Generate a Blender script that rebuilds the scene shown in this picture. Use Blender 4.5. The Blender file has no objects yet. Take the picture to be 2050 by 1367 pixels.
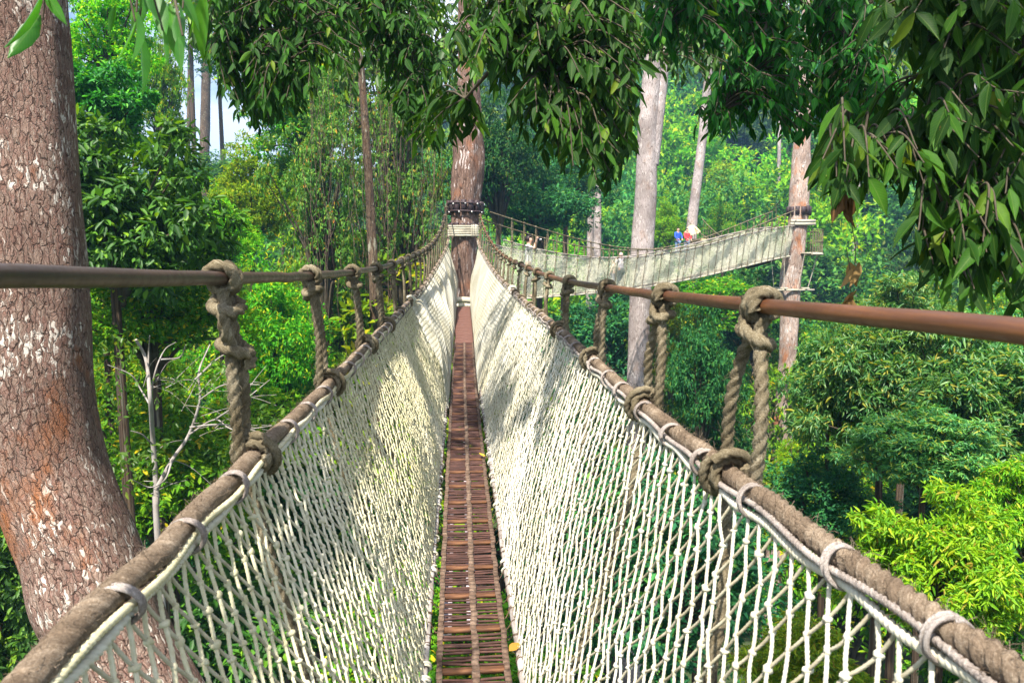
import bpy, math, random
import numpy as np
from mathutils import Vector, Matrix
rng = np.random.default_rng(11)
random.seed(11)
C = bpy.context.scene.collection
R = math.radians

# ------------------------------------------------------------------ camera
F = 1500.0; CX = 1025.0; CY = 683.5          # focal length / centre in photograph pixels
PITCH = math.atan(133.5 / 1500); YAW = math.atan(95 / 1500)
FW = np.array([math.sin(YAW) * math.cos(PITCH), math.cos(YAW) * math.cos(PITCH), -math.sin(PITCH)])
RT = np.array([math.cos(YAW), -math.sin(YAW), 0.0])
UP = np.cross(RT, FW)


def ray(px, py):
    return FW + (px - CX) / F * RT + (CY - py) / F * UP


def P(px, py, d):                 # point on the sight line at camera depth d (metres)
    return ray(px, py) * d


def PY(px, py, Y):                # point on the sight line at world Y
    r = ray(px, py)
    return r * (Y / r[1])


def proj(p):
    p = np.asarray(p, float)
    d = p @ FW
    return CX + F * (p @ RT) / d, CY - F * (p @ UP) / d, d


# ------------------------------------------------------------------ mesh helpers
class MB:
    """collects pieces and links them as ONE mesh object"""
    def __init__(s):
        s.v = []; s.f = []; s.n = 0; s.uv = []; s.mi = []

    def add(s, v, f, uv=None, mi=0):
        v = np.asarray(v, np.float32).reshape(-1, 3); f = np.asarray(f, np.int32)
        if len(v) == 0: return
        s.v.append(v); s.f.append(f + s.n); s.n += len(v)
        s.uv.append(np.zeros((len(v), 2), np.float32) if uv is None else np.asarray(uv, np.float32))
        s.mi.append(np.full(len(f), mi, np.int32))

    def mesh(s, name, mats, smooth=True):
        me = bpy.data.meshes.new(name)
        v = np.concatenate(s.v); uv = np.concatenate(s.uv)
        tot = np.concatenate([np.full(len(f), f.shape[1], np.int32) for f in s.f])
        idx = np.concatenate([f.ravel() for f in s.f])
        me.vertices.add(len(v)); me.vertices.foreach_set('co', v.ravel())
        me.loops.add(len(idx)); me.loops.foreach_set('vertex_index', idx)
        me.polygons.add(len(tot))
        st = np.zeros(len(tot), np.int32); st[1:] = np.cumsum(tot)[:-1]
        me.polygons.foreach_set('loop_start', st); me.polygons.foreach_set('loop_total', tot)
        me.polygons.foreach_set('material_index', np.concatenate(s.mi))
        me.polygons.foreach_set('use_smooth', np.full(len(tot), smooth, bool))
        l = me.uv_layers.new(name='UVMap'); l.data.foreach_set('uv', uv[idx].ravel())
        me.update(calc_edges=True)
        for m in (mats if isinstance(mats, (list, tuple)) else [mats]): me.materials.append(m)
        return me

    def build(s, name, mats, parent=None, smooth=True):
        o = bpy.data.objects.new(name, s.mesh(name, mats, smooth)); C.objects.link(o)
        if parent is not None:
            o.parent = parent
            o.matrix_parent_inverse = Matrix.Translation(-Vector(parent.location))
        return o


def nrm(a):
    a = np.asarray(a, float)
    return a / np.maximum(np.linalg.norm(a, axis=-1, keepdims=True), 1e-9)


def frames(pts):
    t = nrm(np.gradient(pts, axis=0))
    u = np.zeros_like(t); ref = np.array([0, 0, 1.0]) if abs(t[0, 2]) < .9 else np.array([1.0, 0, 0])
    u[0] = nrm(np.cross(t[0], ref))
    for i in range(1, len(t)):
        a = u[i - 1] - t[i] * (u[i - 1] @ t[i]); u[i] = nrm(a)
    return t, u, np.cross(t, u)


def sweep(mb, pts, r, sides=8, lobes=0, pitch=.08, depth=.16, caps=True, lump=None, mi=0):
    """tube along pts; lobes=3 gives a twisted three-strand rope"""
    pts = np.asarray(pts, float); n = len(pts)
    r = np.broadcast_to(np.asarray(r, float), (n,))
    t, u, w = frames(pts)
    s = np.concatenate([[0], np.cumsum(np.linalg.norm(np.diff(pts, axis=0), axis=1))])
    th = np.linspace(0, 2 * math.pi, sides, endpoint=False)[None, :].repeat(n, 0)
    k = np.ones((n, sides))
    if lobes:
        ph = 2 * math.pi * s / pitch
        k = 1 - depth + depth * 1.5 * np.abs(np.cos(lobes / 2 * (th - ph[:, None] / 1.0)))**.8 - depth * .4
    if lump is not None: k = k * lump(th, s[:, None])
    rr = r[:, None] * k
    v = pts[:, None, :] + (np.cos(th) * rr)[..., None] * u[:, None, :] + (np.sin(th) * rr)[..., None] * w[:, None, :]
    i = np.arange(n - 1)[:, None] * sides; j = np.arange(sides)[None, :]
    f = np.stack([i + j, i + (j + 1) % sides, i + sides + (j + 1) % sides, i + sides + j], -1).reshape(-1, 4)
    uv = np.stack([th / (2 * math.pi), np.broadcast_to(s[:, None], th.shape)], -1).reshape(-1, 2)
    mb.add(v.reshape(-1, 3), f, uv, mi)
    if caps:
        for e, row in ((0, 0), (1, n - 1)):
            c = np.arange(sides)[None, :]
            mb.add(v[row], c if e else c[:, ::-1], np.zeros((sides, 2)), mi)


def resample(pts, step):
    pts = np.asarray(pts, float)
    s = np.concatenate([[0], np.cumsum(np.linalg.norm(np.diff(pts, axis=0), axis=1))])
    n = max(3, int(s[-1] / step) + 1); q = np.linspace(0, s[-1], n)
    return np.stack([np.interp(q, s, pts[:, k]) for k in range(3)], -1)


def crom(pts, per=8):
    """smooth curve through points (Catmull-Rom)"""
    p = np.asarray(pts, float); p = np.vstack([2 * p[0] - p[1], p, 2 * p[-1] - p[-2]]); o = []
    for i in range(1, len(p) - 2):
        t = np.linspace(0, 1, per, endpoint=False)[:, None]
        a, b, c, d = p[i - 1], p[i], p[i + 1], p[i + 2]
        o.append(.5 * (2 * b + (c - a) * t + (2 * a - 5 * b + 4 * c - d) * t**2 + (3 * b - a - 3 * c + d) * t**3))
    o.append(p[-2][None]); return np.vstack(o)


def edges(mb, A, B, r, sides=3, rings=2, lobes=0, pitch=.03, sag=0.0, bend=None):
    """many straight strands at once"""
    A = np.asarray(A, float); B = np.asarray(B, float); n = len(A)
    t = nrm(B - A); ref = np.where(np.abs(t[:, 2:3]) < .9, np.array([[0, 0, 1.0]]), np.array([[1.0, 0, 0]]))
    u = nrm(np.cross(t, ref)); w = np.cross(t, u); L = np.linalg.norm(B - A, axis=1)
    q = np.linspace(0, 1, rings)
    th = np.linspace(0, 2 * math.pi, sides, endpoint=False)
    base = A[:, None, :] * (1 - q)[None, :, None] + B[:, None, :] * q[None, :, None]
    if bend is not None: base = base + bend[:, None, :] * (4 * q * (1 - q))[None, :, None]
    rr = np.broadcast_to(np.asarray(r, float), (n,))[:, None, None] * np.ones((n, rings, sides))
    if lobes:
        ph = 2 * math.pi * (L[:, None] * q[None]) / pitch
        rr = rr * (.60 + .52 * np.abs(np.cos(lobes / 2 * (th[None, None] - ph[..., None]))))
    v = base[:, :, None, :] + rr[..., None] * (np.cos(th)[None, None, :, None] * u[:, None, None] + np.sin(th)[None, None, :, None] * w[:, None, None])
    i = np.arange(rings - 1)[:, None] * sides; j = np.arange(sides)[None]
    f = np.stack([i + j, i + (j + 1) % sides, i + sides + (j + 1) % sides, i + sides + j], -1).reshape(-1, 4)
    f = (f[None] + (np.arange(n) * rings * sides)[:, None, None]).reshape(-1, 4)
    mb.add(v.reshape(-1, 3), f)


def ball_template(a=7, b=5):
    v = [(0, 0, -1)]; f3 = []; f4 = []
    for i in range(1, b):
        z = -math.cos(math.pi * i / b); q = math.sin(math.pi * i / b)
        v += [(q * math.cos(2 * math.pi * j / a), q * math.sin(2 * math.pi * j / a), z) for j in range(a)]
    v.append((0, 0, 1)); n = len(v)
    for j in range(a):
        f3.append((0, 1 + (j + 1) % a, 1 + j)); f3.append((n - 1, n - 1 - a + j, n - 1 - a + (j + 1) % a))
    for i in range(b - 2):
        for j in range(a):
            f4.append((1 + i * a + j, 1 + i * a + (j + 1) % a, 1 + (i + 1) * a + (j + 1) % a, 1 + (i + 1) * a + j))
    return np.array(v, float), np.array(f3), np.array(f4)


def balls(mb, centres, r, a=7, b=5, squash=.25, mi=0):
    v, f3, f4 = ball_template(a, b); c = np.asarray(centres, float); n = len(c)
    r = np.broadcast_to(np.asarray(r, float), (n,))
    sc = 1 + squash * rng.uniform(-1, 1, (n, 1, 3)); lum = 1 + squash * .6 * rng.uniform(-1, 1, (n, len(v), 1))
    V = c[:, None, :] + v[None] * sc * lum * r[:, None, None]
    off = (np.arange(n) * len(v))[:, None, None]; base = mb.n
    mb.add(V.reshape(-1, 3), (f3[None] + off).reshape(-1, 3), None, mi)
    mb.f.append((f4[None] + off).reshape(-1, 4).astype(np.int32) + base); mb.mi.append(np.full(n * len(f4), mi, np.int32))


def box(mb, c, half, ax=None, mi=0, bev=.0):
    ax = np.eye(3) if ax is None else np.asarray(ax, float)
    h = np.asarray(half, float); b = min(bev, h.min() * .45)
    v = []
    if b <= 0:
        s = np.array([(x, y, z) for z in (-1, 1) for y in (-1, 1) for x in (-1, 1)], float) * h
        f = [(0, 2, 3, 1), (4, 5, 7, 6), (0, 1, 5, 4), (2, 6, 7, 3), (0, 4, 6, 2), (1, 3, 7, 5)]
        mb.add(np.asarray(c) + s @ ax, f, None, mi)
    else:                       # chamfered on the long edges seen from above
        lv = [(-h[2], 1), (h[2] - b, 1), (h[2], 0)]
        for z, o in lv:
            q = 0 if o else b
            for x, y in ((-1, -1), (1, -1), (1, 1), (-1, 1)): v.append((x * (h[0] - q), y * (h[1] - q), z))
        f = [(3, 2, 1, 0), (8, 9, 10, 11)]
        for k in (0, 4):
            for j in range(4): f.append((k + j, k + (j + 1) % 4, k + 4 + (j + 1) % 4, k + 4 + j))
        mb.add(np.asarray(c) + np.array(v) @ ax, f, None, mi)


# leaf templates: (u along 0..1, side -1..1 in widths, lift)
def leaf_template(kind):
    if kind == 0:
        return np.array([(0, 0, 0), (.45, -.5, .04), (1, 0, -.1), (.45, .5, .04)], float), np.array([(0, 1, 2, 3)])
    if kind == 1:
        v = [(0, 0, 0), (.35, -.5, .05), (.7, -.36, .0), (1, 0, -.16), (.7, .36, .0), (.35, .5, .05)]
        return np.array(v, float), np.array([(0, 1, 2, 3), (0, 3, 4, 5)])
    st = [(0, .03), (.12, .26), (.32, .5), (.55, .47), (.78, .27), (.92, .1), (1, .012)]
    v = []; f = []
    for i, (a, wd) in enumerate(st):
        dr = -.22 * a * a
        v += [(a, -wd, dr + .10 * wd), (a, 0, dr - .03), (a, wd, dr + .10 * wd)]
        if i:
            k = 3 * i
            f += [(k - 3, k - 2, k + 1, k), (k - 2, k - 1, k + 2, k + 1)]
    return np.array(v, float), np.array(f)


def leaves(mb, base, axis, normal, length, width, kind=1, mi=0, twist=0):
    t, f = leaf_template(kind); n = len(base)
    a = nrm(axis); nn = np.asarray(normal, float); s = nrm(np.cross(nn, a)); m = np.cross(a, s)
    length = np.broadcast_to(length, (n,)); width = np.broadcast_to(width, (n,))
    curl = rng.uniform(.3, 1.6, n)
    V = base[:, None] + t[None, :, 0, None] * length[:, None, None] * a[:, None] \
        + t[None, :, 1, None] * width[:, None, None] * s[:, None] + (t[None, :, 2] * curl[:, None])[..., None] * length[:, None, None] * m[:, None]
    F_ = (f[None] + (np.arange(n) * len(t))[:, None, None]).reshape(-1, f.shape[1])
    uv = np.tile(t[:, :2], (n, 1))
    mb.add(V.reshape(-1, 3), F_, uv, mi)


def tag(o, label=None, cat=None, group=None, kind=None):
    if label: o['label'] = label
    if cat: o['category'] = cat
    if group: o['group'] = group
    if kind: o['kind'] = kind
    return o


def empty(name, loc, label=None, cat=None, group=None):
    o = bpy.data.objects.new(name, None); C.objects.link(o); o.location = tuple(float(x) for x in loc); o.empty_display_size = .2
    return tag(o, label, cat, group)


# ------------------------------------------------------------------ materials
def material(name):
    m = bpy.data.materials.new(name); m.use_nodes = True
    nt = m.node_tree; nt.nodes.clear()
    out = nt.nodes.new('ShaderNodeOutputMaterial'); b = nt.nodes.new('ShaderNodeBsdfPrincipled')
    nt.links.new(b.outputs[0], out.inputs[0])
    return m, nt, b, out


def ramp(nt, fac, stops):
    r = nt.nodes.new('ShaderNodeValToRGB'); e = r.color_ramp.elements
    while len(e) < len(stops): e.new(.5)
    for k, (p, c) in enumerate(stops): e[k].position = p; e[k].color = (*c, 1)
    nt.links.new(fac, r.inputs[0]); return r.outputs[0]


def noise(nt, co, scale, detail=4, rough=.6, dist=0):
    n = nt.nodes.new('ShaderNodeTexNoise'); n.inputs['Scale'].default_value = scale; n.inputs['Detail'].default_value = detail
    n.inputs['Roughness'].default_value = rough; n.inputs['Distortion'].default_value = dist
    if co is not None: nt.links.new(co, n.inputs['Vector'])
    return n.outputs[0]


def mapping(nt, co, sc):
    m = nt.nodes.new('ShaderNodeMapping'); m.inputs['Scale'].default_value = sc; nt.links.new(co, m.inputs[0]); return m.outputs[0]


def coord(nt, which='Object'):
    n = nt.nodes.new('ShaderNodeTexCoord'); return n.outputs[which]


def mix(nt, fac, a, b, mode='MIX'):
    n = nt.nodes.new('ShaderNodeMix'); n.data_type = 'RGBA'; n.blend_type = mode
    for sock, val in ((n.inputs[0], fac), (n.inputs[6], a), (n.inputs[7], b)):
        if isinstance(val, (int, float)): sock.default_value = val
        elif isinstance(val, tuple): sock.default_value = (*val, 1)
        else: nt.links.new(val, sock)
    return n.outputs[2]


def bump(nt, b, h, strength, dist):
    n = nt.nodes.new('ShaderNodeBump'); n.inputs['Strength'].default_value = strength; n.inputs['Distance'].default_value = dist
    nt.links.new(h, n.inputs['Height']); nt.links.new(n.outputs[0], b.inputs['Normal']); return n


def math_(nt, op, a, b=None):
    n = nt.nodes.new('ShaderNodeMath'); n.operation = op
    for k, val in enumerate((a, b)):
        if val is None: continue
        if isinstance(val, (int, float)): n.inputs[k].default_value = val
        else: nt.links.new(val, n.inputs[k])
    return n.outputs[0]


def simple(name, stops, scale=8, rough=.8, bmp=.3, bdist=.01, stretch=(1, 1, 1), spec=.3, co='Object', metallic=0, detail=6):
    m, nt, b, _ = material(name)
    v = mapping(nt, coord(nt, co), stretch)
    h = noise(nt, v, scale, detail)
    nt.links.new(ramp(nt, h, stops), b.inputs['Base Color'])
    b.inputs['Roughness'].default_value = rough; b.inputs['Specular IOR Level'].default_value = spec; b.inputs['Metallic'].default_value = metallic
    if bmp: bump(nt, b, h, bmp, bdist)
    return m


def leaf_mat(name, stops, trans=.4, rough=.45, spec=.4, tint=(1.5, 1.35, .5), var=.25, veins=False):
    m, nt, b, out = material(name)
    g = nt.nodes.new('ShaderNodeNewGeometry'); oi = nt.nodes.new('ShaderNodeObjectInfo')
    col = ramp(nt, g.outputs['Random Per Island'], stops)
    hs = nt.nodes.new('ShaderNodeHueSaturation')
    nt.links.new(math_(nt, 'ADD', math_(nt, 'MULTIPLY', oi.outputs['Random'], .05), .475), hs.inputs['Hue'])
    nt.links.new(math_(nt, 'ADD', math_(nt, 'MULTIPLY', oi.outputs['Random'], var * 2), 1 - var), hs.inputs['Value'])
    if veins:                                   # pale midrib and side veins, blotches and a few bitten brown spots
        sp = nt.nodes.new('ShaderNodeSeparateXYZ'); nt.links.new(coord(nt, 'UV'), sp.inputs[0])
        av = math_(nt, 'ABSOLUTE', sp.outputs[1])
        rib = ramp(nt, av, [(0, (1, 1, 1)), (.05, (0, 0, 0))])
        sv = math_(nt, 'SINE', math_(nt, 'MULTIPLY', math_(nt, 'SUBTRACT', sp.outputs[0], math_(nt, 'MULTIPLY', av, .5)), 75))
        side = math_(nt, 'MULTIPLY', ramp(nt, sv, [(.75, (0, 0, 0)), (1, (1, 1, 1))]), .35)
        col = mix(nt, math_(nt, 'MULTIPLY', math_(nt, 'MAXIMUM', rib, side), .45), col, (.16, .26, .06))
        col = mix(nt, math_(nt, 'MULTIPLY', ramp(nt, noise(nt, coord(nt), 14, 4), [(.4, (0, 0, 0)), (.7, (1, 1, 1))]), .45), col, (.012, .045, .012))
        col = mix(nt, ramp(nt, noise(nt, coord(nt), 42, 3), [(.70, (0, 0, 0)), (.74, (1, 1, 1))]), col, (.12, .08, .02))
    nt.links.new(col, hs.inputs['Color'])
    nt.links.new(hs.outputs[0], b.inputs['Base Color'])
    b.inputs['Roughness'].default_value = rough; b.inputs['Specular IOR Level'].default_value = spec
    tr = nt.nodes.new('ShaderNodeBsdfTranslucent')
    nt.links.new(mix(nt, 1.0, hs.outputs[0], tint, 'MULTIPLY'), tr.inputs[0])
    ms = nt.nodes.new('ShaderNodeMixShader'); ms.inputs[0].default_value = trans
    nt.links.new(b.outputs[0], ms.inputs[1]); nt.links.new(tr.outputs[0], ms.inputs[2]); nt.links.new(ms.outputs[0], out.inputs[0])
    return m


G = {}
G['dark'] = leaf_mat('dark_leaf', [(0, (0.018, 0.081, 0.013)), (.6, (0.035, 0.150, 0.018)), (.88, (0.075, 0.250, 0.019)), (1, (0.175, 0.375, 0.016))], .3, .5, .3)
G['canopy'] = leaf_mat('canopy_leaf', [(0, (0.008, 0.040, 0.003)), (.6, (0.017, 0.080, 0.006)), (.93, (0.042, 0.156, 0.008)), (1, (0.121, 0.188, 0.010))], .34, .6, .15, veins=True)  # leaf colour darkened in place of shade from overhead
G['fresh'] = leaf_mat('fresh_leaf', [(0, (.04, .15, .015)), (.5, (.06, .21, .02)), (.9, (.11, .28, .02)), (1, (.22, .30, .02))], .5, .4, .4, veins=True)
G['yellow'] = leaf_mat('yellow_green_leaf', [(0, (0.055, 0.205, 0.008)), (.4, (0.127, 0.335, 0.010)), (.8, (0.231, 0.432, 0.011)), (1, (0.396, 0.410, 0.016))], .42, .6, .14)
G['bush'] = leaf_mat('bush_leaf', [(0, (0.060, 0.179, 0.008)), (.35, (0.150, 0.314, 0.010)), (.8, (0.270, 0.414, 0.013)), (.95, (0.380, 0.403, 0.024)), (1, (0.250, 0.146, 0.032))], .42, .5, .25)
G['mid'] = leaf_mat('mid_green_leaf', [(0, (0.042, 0.140, 0.007)), (.5, (0.083, 0.244, 0.009)), (.88, (0.166, 0.331, 0.010)), (1, (0.500, 0.383, 0.010))], .38, .6, .14)
G['teal'] = leaf_mat('blue_green_leaf', [(0, (0.011, 0.064, 0.021)), (.5, (0.021, 0.118, 0.033)), (.9, (0.053, 0.182, 0.037)), (1, (0.147, 0.214, 0.033))], .34, .6, .14, var=.35)
G['vine'] = leaf_mat('vine_leaf', [(0, (0.037, 0.149, 0.024)), (.5, (0.079, 0.241, 0.036)), (.86, (0.147, 0.322, 0.040)), (.96, (0.284, 0.322, 0.040)), (1, (0.441, 0.207, 0.024))], .35, .6, .14)
G['feather'] = leaf_mat('feathery_leaf', [(0, (0.029, 0.146, 0.050)), (.5, (0.069, 0.258, 0.077)), (.85, (0.161, 0.381, 0.081)), (1, (0.437, 0.448, 0.054))], .42, .4, .45)
G['far'] = leaf_mat('far_leaf', [(0, (0.019, 0.092, 0.017)), (.5, (0.039, 0.144, 0.026)), (.9, (0.092, 0.222, 0.029)), (1, (0.201, 0.287, 0.029))], .3, .6, .14, var=.5)
M_ = {}


def rope_mat(name, stops, pitch):
    m, nt, b, _ = material(name)
    sp = nt.nodes.new('ShaderNodeSeparateXYZ'); nt.links.new(coord(nt, 'UV'), sp.inputs[0])
    cb = nt.nodes.new('ShaderNodeCombineXYZ')
    nt.links.new(math_(nt, 'MULTIPLY', math_(nt, 'SINE', math_(nt, 'MULTIPLY', math_(nt, 'SUBTRACT', sp.outputs[0], math_(nt, 'DIVIDE', sp.outputs[1], pitch)), 2 * math.pi)), 22), cb.inputs[0])
    nt.links.new(math_(nt, 'MULTIPLY', sp.outputs[1], 24), cb.inputs[1])
    fib = noise(nt, cb.outputs[0], 1, 4, .7)
    grain = noise(nt, coord(nt), 230, 3, .7); patch = noise(nt, coord(nt), 9, 4, .6)
    f = math_(nt, 'ADD', math_(nt, 'MULTIPLY', fib, .42), math_(nt, 'ADD', math_(nt, 'MULTIPLY', grain, .28), math_(nt, 'MULTIPLY', patch, .30)))
    nt.links.new(ramp(nt, f, stops), b.inputs['Base Color']); b.inputs['Roughness'].default_value = .96; b.inputs['Specular IOR Level'].default_value = .12
    bump(nt, b, math_(nt, 'ADD', fib, grain), .9, .0022)
    return m


M_['rope_brown'] = rope_mat('weathered_brown_rope', [(.36, (.045, .03, .02)), (.5, (.15, .11, .078)), (.62, (.34, .275, .21))], .095)
M_['rope_olive'] = rope_mat('olive_grey_rope', [(.36, (.035, .026, .014)), (.5, (.13, .105, .066)), (.62, (.32, .28, .205))], .11)
M_['lash'] = rope_mat('pale_lashing_rope', [(.36, (.12, .095, .08)), (.5, (.28, .24, .22)), (.62, (.52, .48, .455))], .035)


def net_mat(name, stops, trans=.25):
    m, nt, b, out = material(name)
    h = noise(nt, coord(nt), 1.3, 5, .65)
    h2 = noise(nt, coord(nt), 45, 3)
    c = mix(nt, .25, ramp(nt, h, stops), ramp(nt, h2, [(.3, (.35, .3, .2)), (.65, (.9, .88, .8))]))
    nt.links.new(c, b.inputs['Base Color']); b.inputs['Roughness'].default_value = .95; b.inputs['Specular IOR Level'].default_value = .1
    tr = nt.nodes.new('ShaderNodeBsdfTranslucent'); nt.links.new(c, tr.inputs[0])
    ms = nt.nodes.new('ShaderNodeMixShader'); ms.inputs[0].default_value = trans
    nt.links.new(b.outputs[0], ms.inputs[1]); nt.links.new(tr.outputs[0], ms.inputs[2]); nt.links.new(ms.outputs[0], out.inputs[0])
    return m


M_['net'] = net_mat('cream_net_cord', [(.3, (.42, .40, .19)), (.5, (.60, .55, .34)), (.68, (.70, .65, .50))])
M_['net_white'] = net_mat('white_net_cord', [(.3, (.46, .42, .28)), (.5, (.60, .575, .47)), (.7, (.70, .69, .64))])
M_['net_tan'] = net_mat('tan_net_cord', [(.3, (.27, .23, .13)), (.5, (.42, .37, .25)), (.7, (.56, .52, .40))])
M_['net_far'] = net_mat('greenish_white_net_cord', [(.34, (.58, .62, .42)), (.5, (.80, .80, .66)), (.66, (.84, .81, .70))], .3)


def cable_mat(name, stops):
    m, nt, b, _ = material(name)
    n1 = noise(nt, mapping(nt, coord(nt), (30, 2, 30)), 1, 5)
    nt.links.new(ramp(nt, n1, stops), b.inputs['Base Color'])
    nt.links.new(ramp(nt, noise(nt, coord(nt), 30, 4), [(.3, (.32,) * 3), (.7, (.55,) * 3)]), b.inputs['Roughness'])
    b.inputs['Specular IOR Level'].default_value = .5
    bump(nt, b, noise(nt, mapping(nt, coord(nt), (60, 3, 60)), 1, 4), .15, .002)
    return m


M_['cable_dark'] = cable_mat('dark_brown_sheathed_cable', [(.3, (.022, .012, .008)), (.6, (.05, .027, .018)), (.8, (.11, .06, .04))])
M_['cable_red'] = cable_mat('red_brown_sheathed_cable', [(.25, (.04, .016, .008)), (.5, (.09, .035, .016)), (.75, (.19, .075, .025))])
M_['slat'] = simple('rusty_brown_slat', [(.3, (.018, .008, .007)), (.5, (.05, .021, .017)), (.7, (.115, .052, .04))], 9, .75, .4, .004, (1, 6, 6))
M_['batten'] = simple('orange_brown_batten', [(.3, (.04, .018, .010)), (.5, (.095, .04, .02)), (.72, (.19, .09, .04))], 7, .7, .4, .004, (1, 6, 6))
M_['strap'] = simple('worn_grey_brown_strap', [(.3, (.05, .03, .02)), (.5, (.11, .07, .05)), (.7, (.2, .14, .105))], 30, .9, .6, .006)
M_['plank'] = simple('red_brown_plank', [(.3, (.05, .02, .015)), (.5, (.10, .042, .032)), (.7, (.18, .09, .07))], 7, .65, .4, .004, (1, 6, 6))
M_['underboard'] = simple('pale_lilac_underboard', [(.3, (.34, .26, .28)), (.6, (.55, .48, .52)), (.8, (.7, .66, .7))], 12, .8, .2)
M_['pipe'] = simple('weathered_grey_pipe', [(.3, (.12, .09, .075)), (.5, (.26, .235, .22)), (.7, (.42, .41, .42))], 11, .55, .15, .003, (3, .6, 3), .5)
M_['tie'] = simple('dark_wire_tie', [(.3, (.03, .018, .012)), (.6, (.10, .06, .04)), (.8, (.2, .14, .1))], 30, .8, .2, .002)
M_['board'] = simple('grey_weathered_board', [(.3, (.24, .21, .16)), (.5, (.42, .38, .30)), (.7, (.58, .54, .44))], 4, .85, .35, .006, (1, 8, 14))
M_['darkwood'] = simple('dark_tarred_wood', [(.3, (.018, .012, .014)), (.6, (.055, .035, .04)), (.8, (.12, .085, .09))], 9, .6, .4, .005, (5, 5, 1))
M_['steel'] = simple('galvanised_wire', [(.3, (.35, .35, .36)), (.7, (.65, .65, .66))], 30, .4, .05, .001, metallic=.8)
M_['thatch'] = simple('pale_thatch', [(.3, (.36, .25, .12)), (.5, (.58, .44, .26)), (.7, (.74, .62, .42))], 26, .95, .5, .02, (1, 1, .2))


def bark(name, crack, cols, cols2, patch, us=7., vs=5., depth=.012, warp=.45, aspect=.35, cw=.10):
    """plated bark on (u = turn * us, v = metres * vs)"""
    m, nt, b, out = material(name)
    uv = mapping(nt, coord(nt, 'UV'), (us, vs, 1))
    # warp the lookup so the plates are irregular
    wn = nt.nodes.new('ShaderNodeTexNoise'); wn.inputs['Scale'].default_value = 2.2; wn.inputs['Detail'].default_value = 3
    nt.links.new(uv, wn.inputs['Vector'])
    va = nt.nodes.new('ShaderNodeVectorMath'); va.operation = 'SCALE'; va.inputs['Scale'].default_value = warp
    nt.links.new(wn.outputs['Color'], va.inputs[0])
    vb = nt.nodes.new('ShaderNodeVectorMath'); vb.operation = 'ADD'; nt.links.new(uv, vb.inputs[0]); nt.links.new(va.outputs[0], vb.inputs[1])
    w = vb.outputs[0]

    def vor(scale, feat):
        n = nt.nodes.new('ShaderNodeTexVoronoi'); n.feature = feat; n.voronoi_dimensions = '2D'
        nt.links.new(mapping(nt, w, (scale, scale * aspect, 1)), n.inputs['Vector']); n.inputs['Scale'].default_value = 1; return n
    big = vor(2.6, 'DISTANCE_TO_EDGE'); small = vor(6.5, 'DISTANCE_TO_EDGE'); cell = vor(6.5, 'F1')
    cv = ramp(nt, noise(nt, uv, 2.2, 3), [(.35, (.35,) * 3), (.65, (2.6,) * 3)])
    e1 = ramp(nt, math_(nt, 'MULTIPLY', big.outputs['Distance'], cv), [(.0, (0, 0, 0)), (cw, (1, 1, 1))])
    e2 = ramp(nt, small.outputs['Distance'], [(.0, (0, 0, 0)), (.12, (1, 1, 1))])
    fine = noise(nt, mapping(nt, w, (14, 5, 1)), 1, 6, .7)
    sp = nt.nodes.new('ShaderNodeSeparateColor'); nt.links.new(cell.outputs['Color'], sp.inputs[0])
    h = math_(nt, 'ADD', math_(nt, 'MULTIPLY', e1, .55), math_(nt, 'ADD', math_(nt, 'MULTIPLY', e2, .25), math_(nt, 'ADD', math_(nt, 'MULTIPLY', sp.outputs[0], .22), math_(nt, 'MULTIPLY', fine, .30))))
    base = mix(nt, sp.outputs[1], ramp(nt, fine, cols), ramp(nt, fine, cols2))
    # lichen patches and stains have their own shapes
    pn = noise(nt, coord(nt), 3.2, 6, .68, .6)
    base = mix(nt, ramp(nt, math_(nt, 'ADD', math_(nt, 'MULTIPLY', pn, .7), math_(nt, 'MULTIPLY', sp.outputs[2], .3)), [(.625, (0, 0, 0)), (.665, (1, 1, 1))]), base, mix(nt, fine, patch[0], patch[1]))
    pn2 = noise(nt, mapping(nt, coord(nt), (1, 1, .6)), 2.1, 5, .6)
    base = mix(nt, math_(nt, 'MULTIPLY', ramp(nt, pn2, [(.56, (0, 0, 0)), (.66, (1, 1, 1))]), patch[3]), base, patch[2])
    tone = ramp(nt, noise(nt, coord(nt), .9, 3), [(.35, (.62, .58, .56)), (.65, (1.15, 1.12, 1.1))])
    base = mix(nt, 1.0, base, tone, 'MULTIPLY')
    base = mix(nt, ramp(nt, math_(nt, 'MULTIPLY', e1, math_(nt, 'ADD', math_(nt, 'MULTIPLY', e2, .5), .5)), [(0, (1, 1, 1)), (.6, (0, 0, 0))]), base, crack)
    nt.links.new(base, b.inputs['Base Color']); b.inputs['Roughness'].default_value = .92; b.inputs['Specular IOR Level'].default_value = .2
    bump(nt, b, h, 1.0, depth)
    return m


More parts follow.
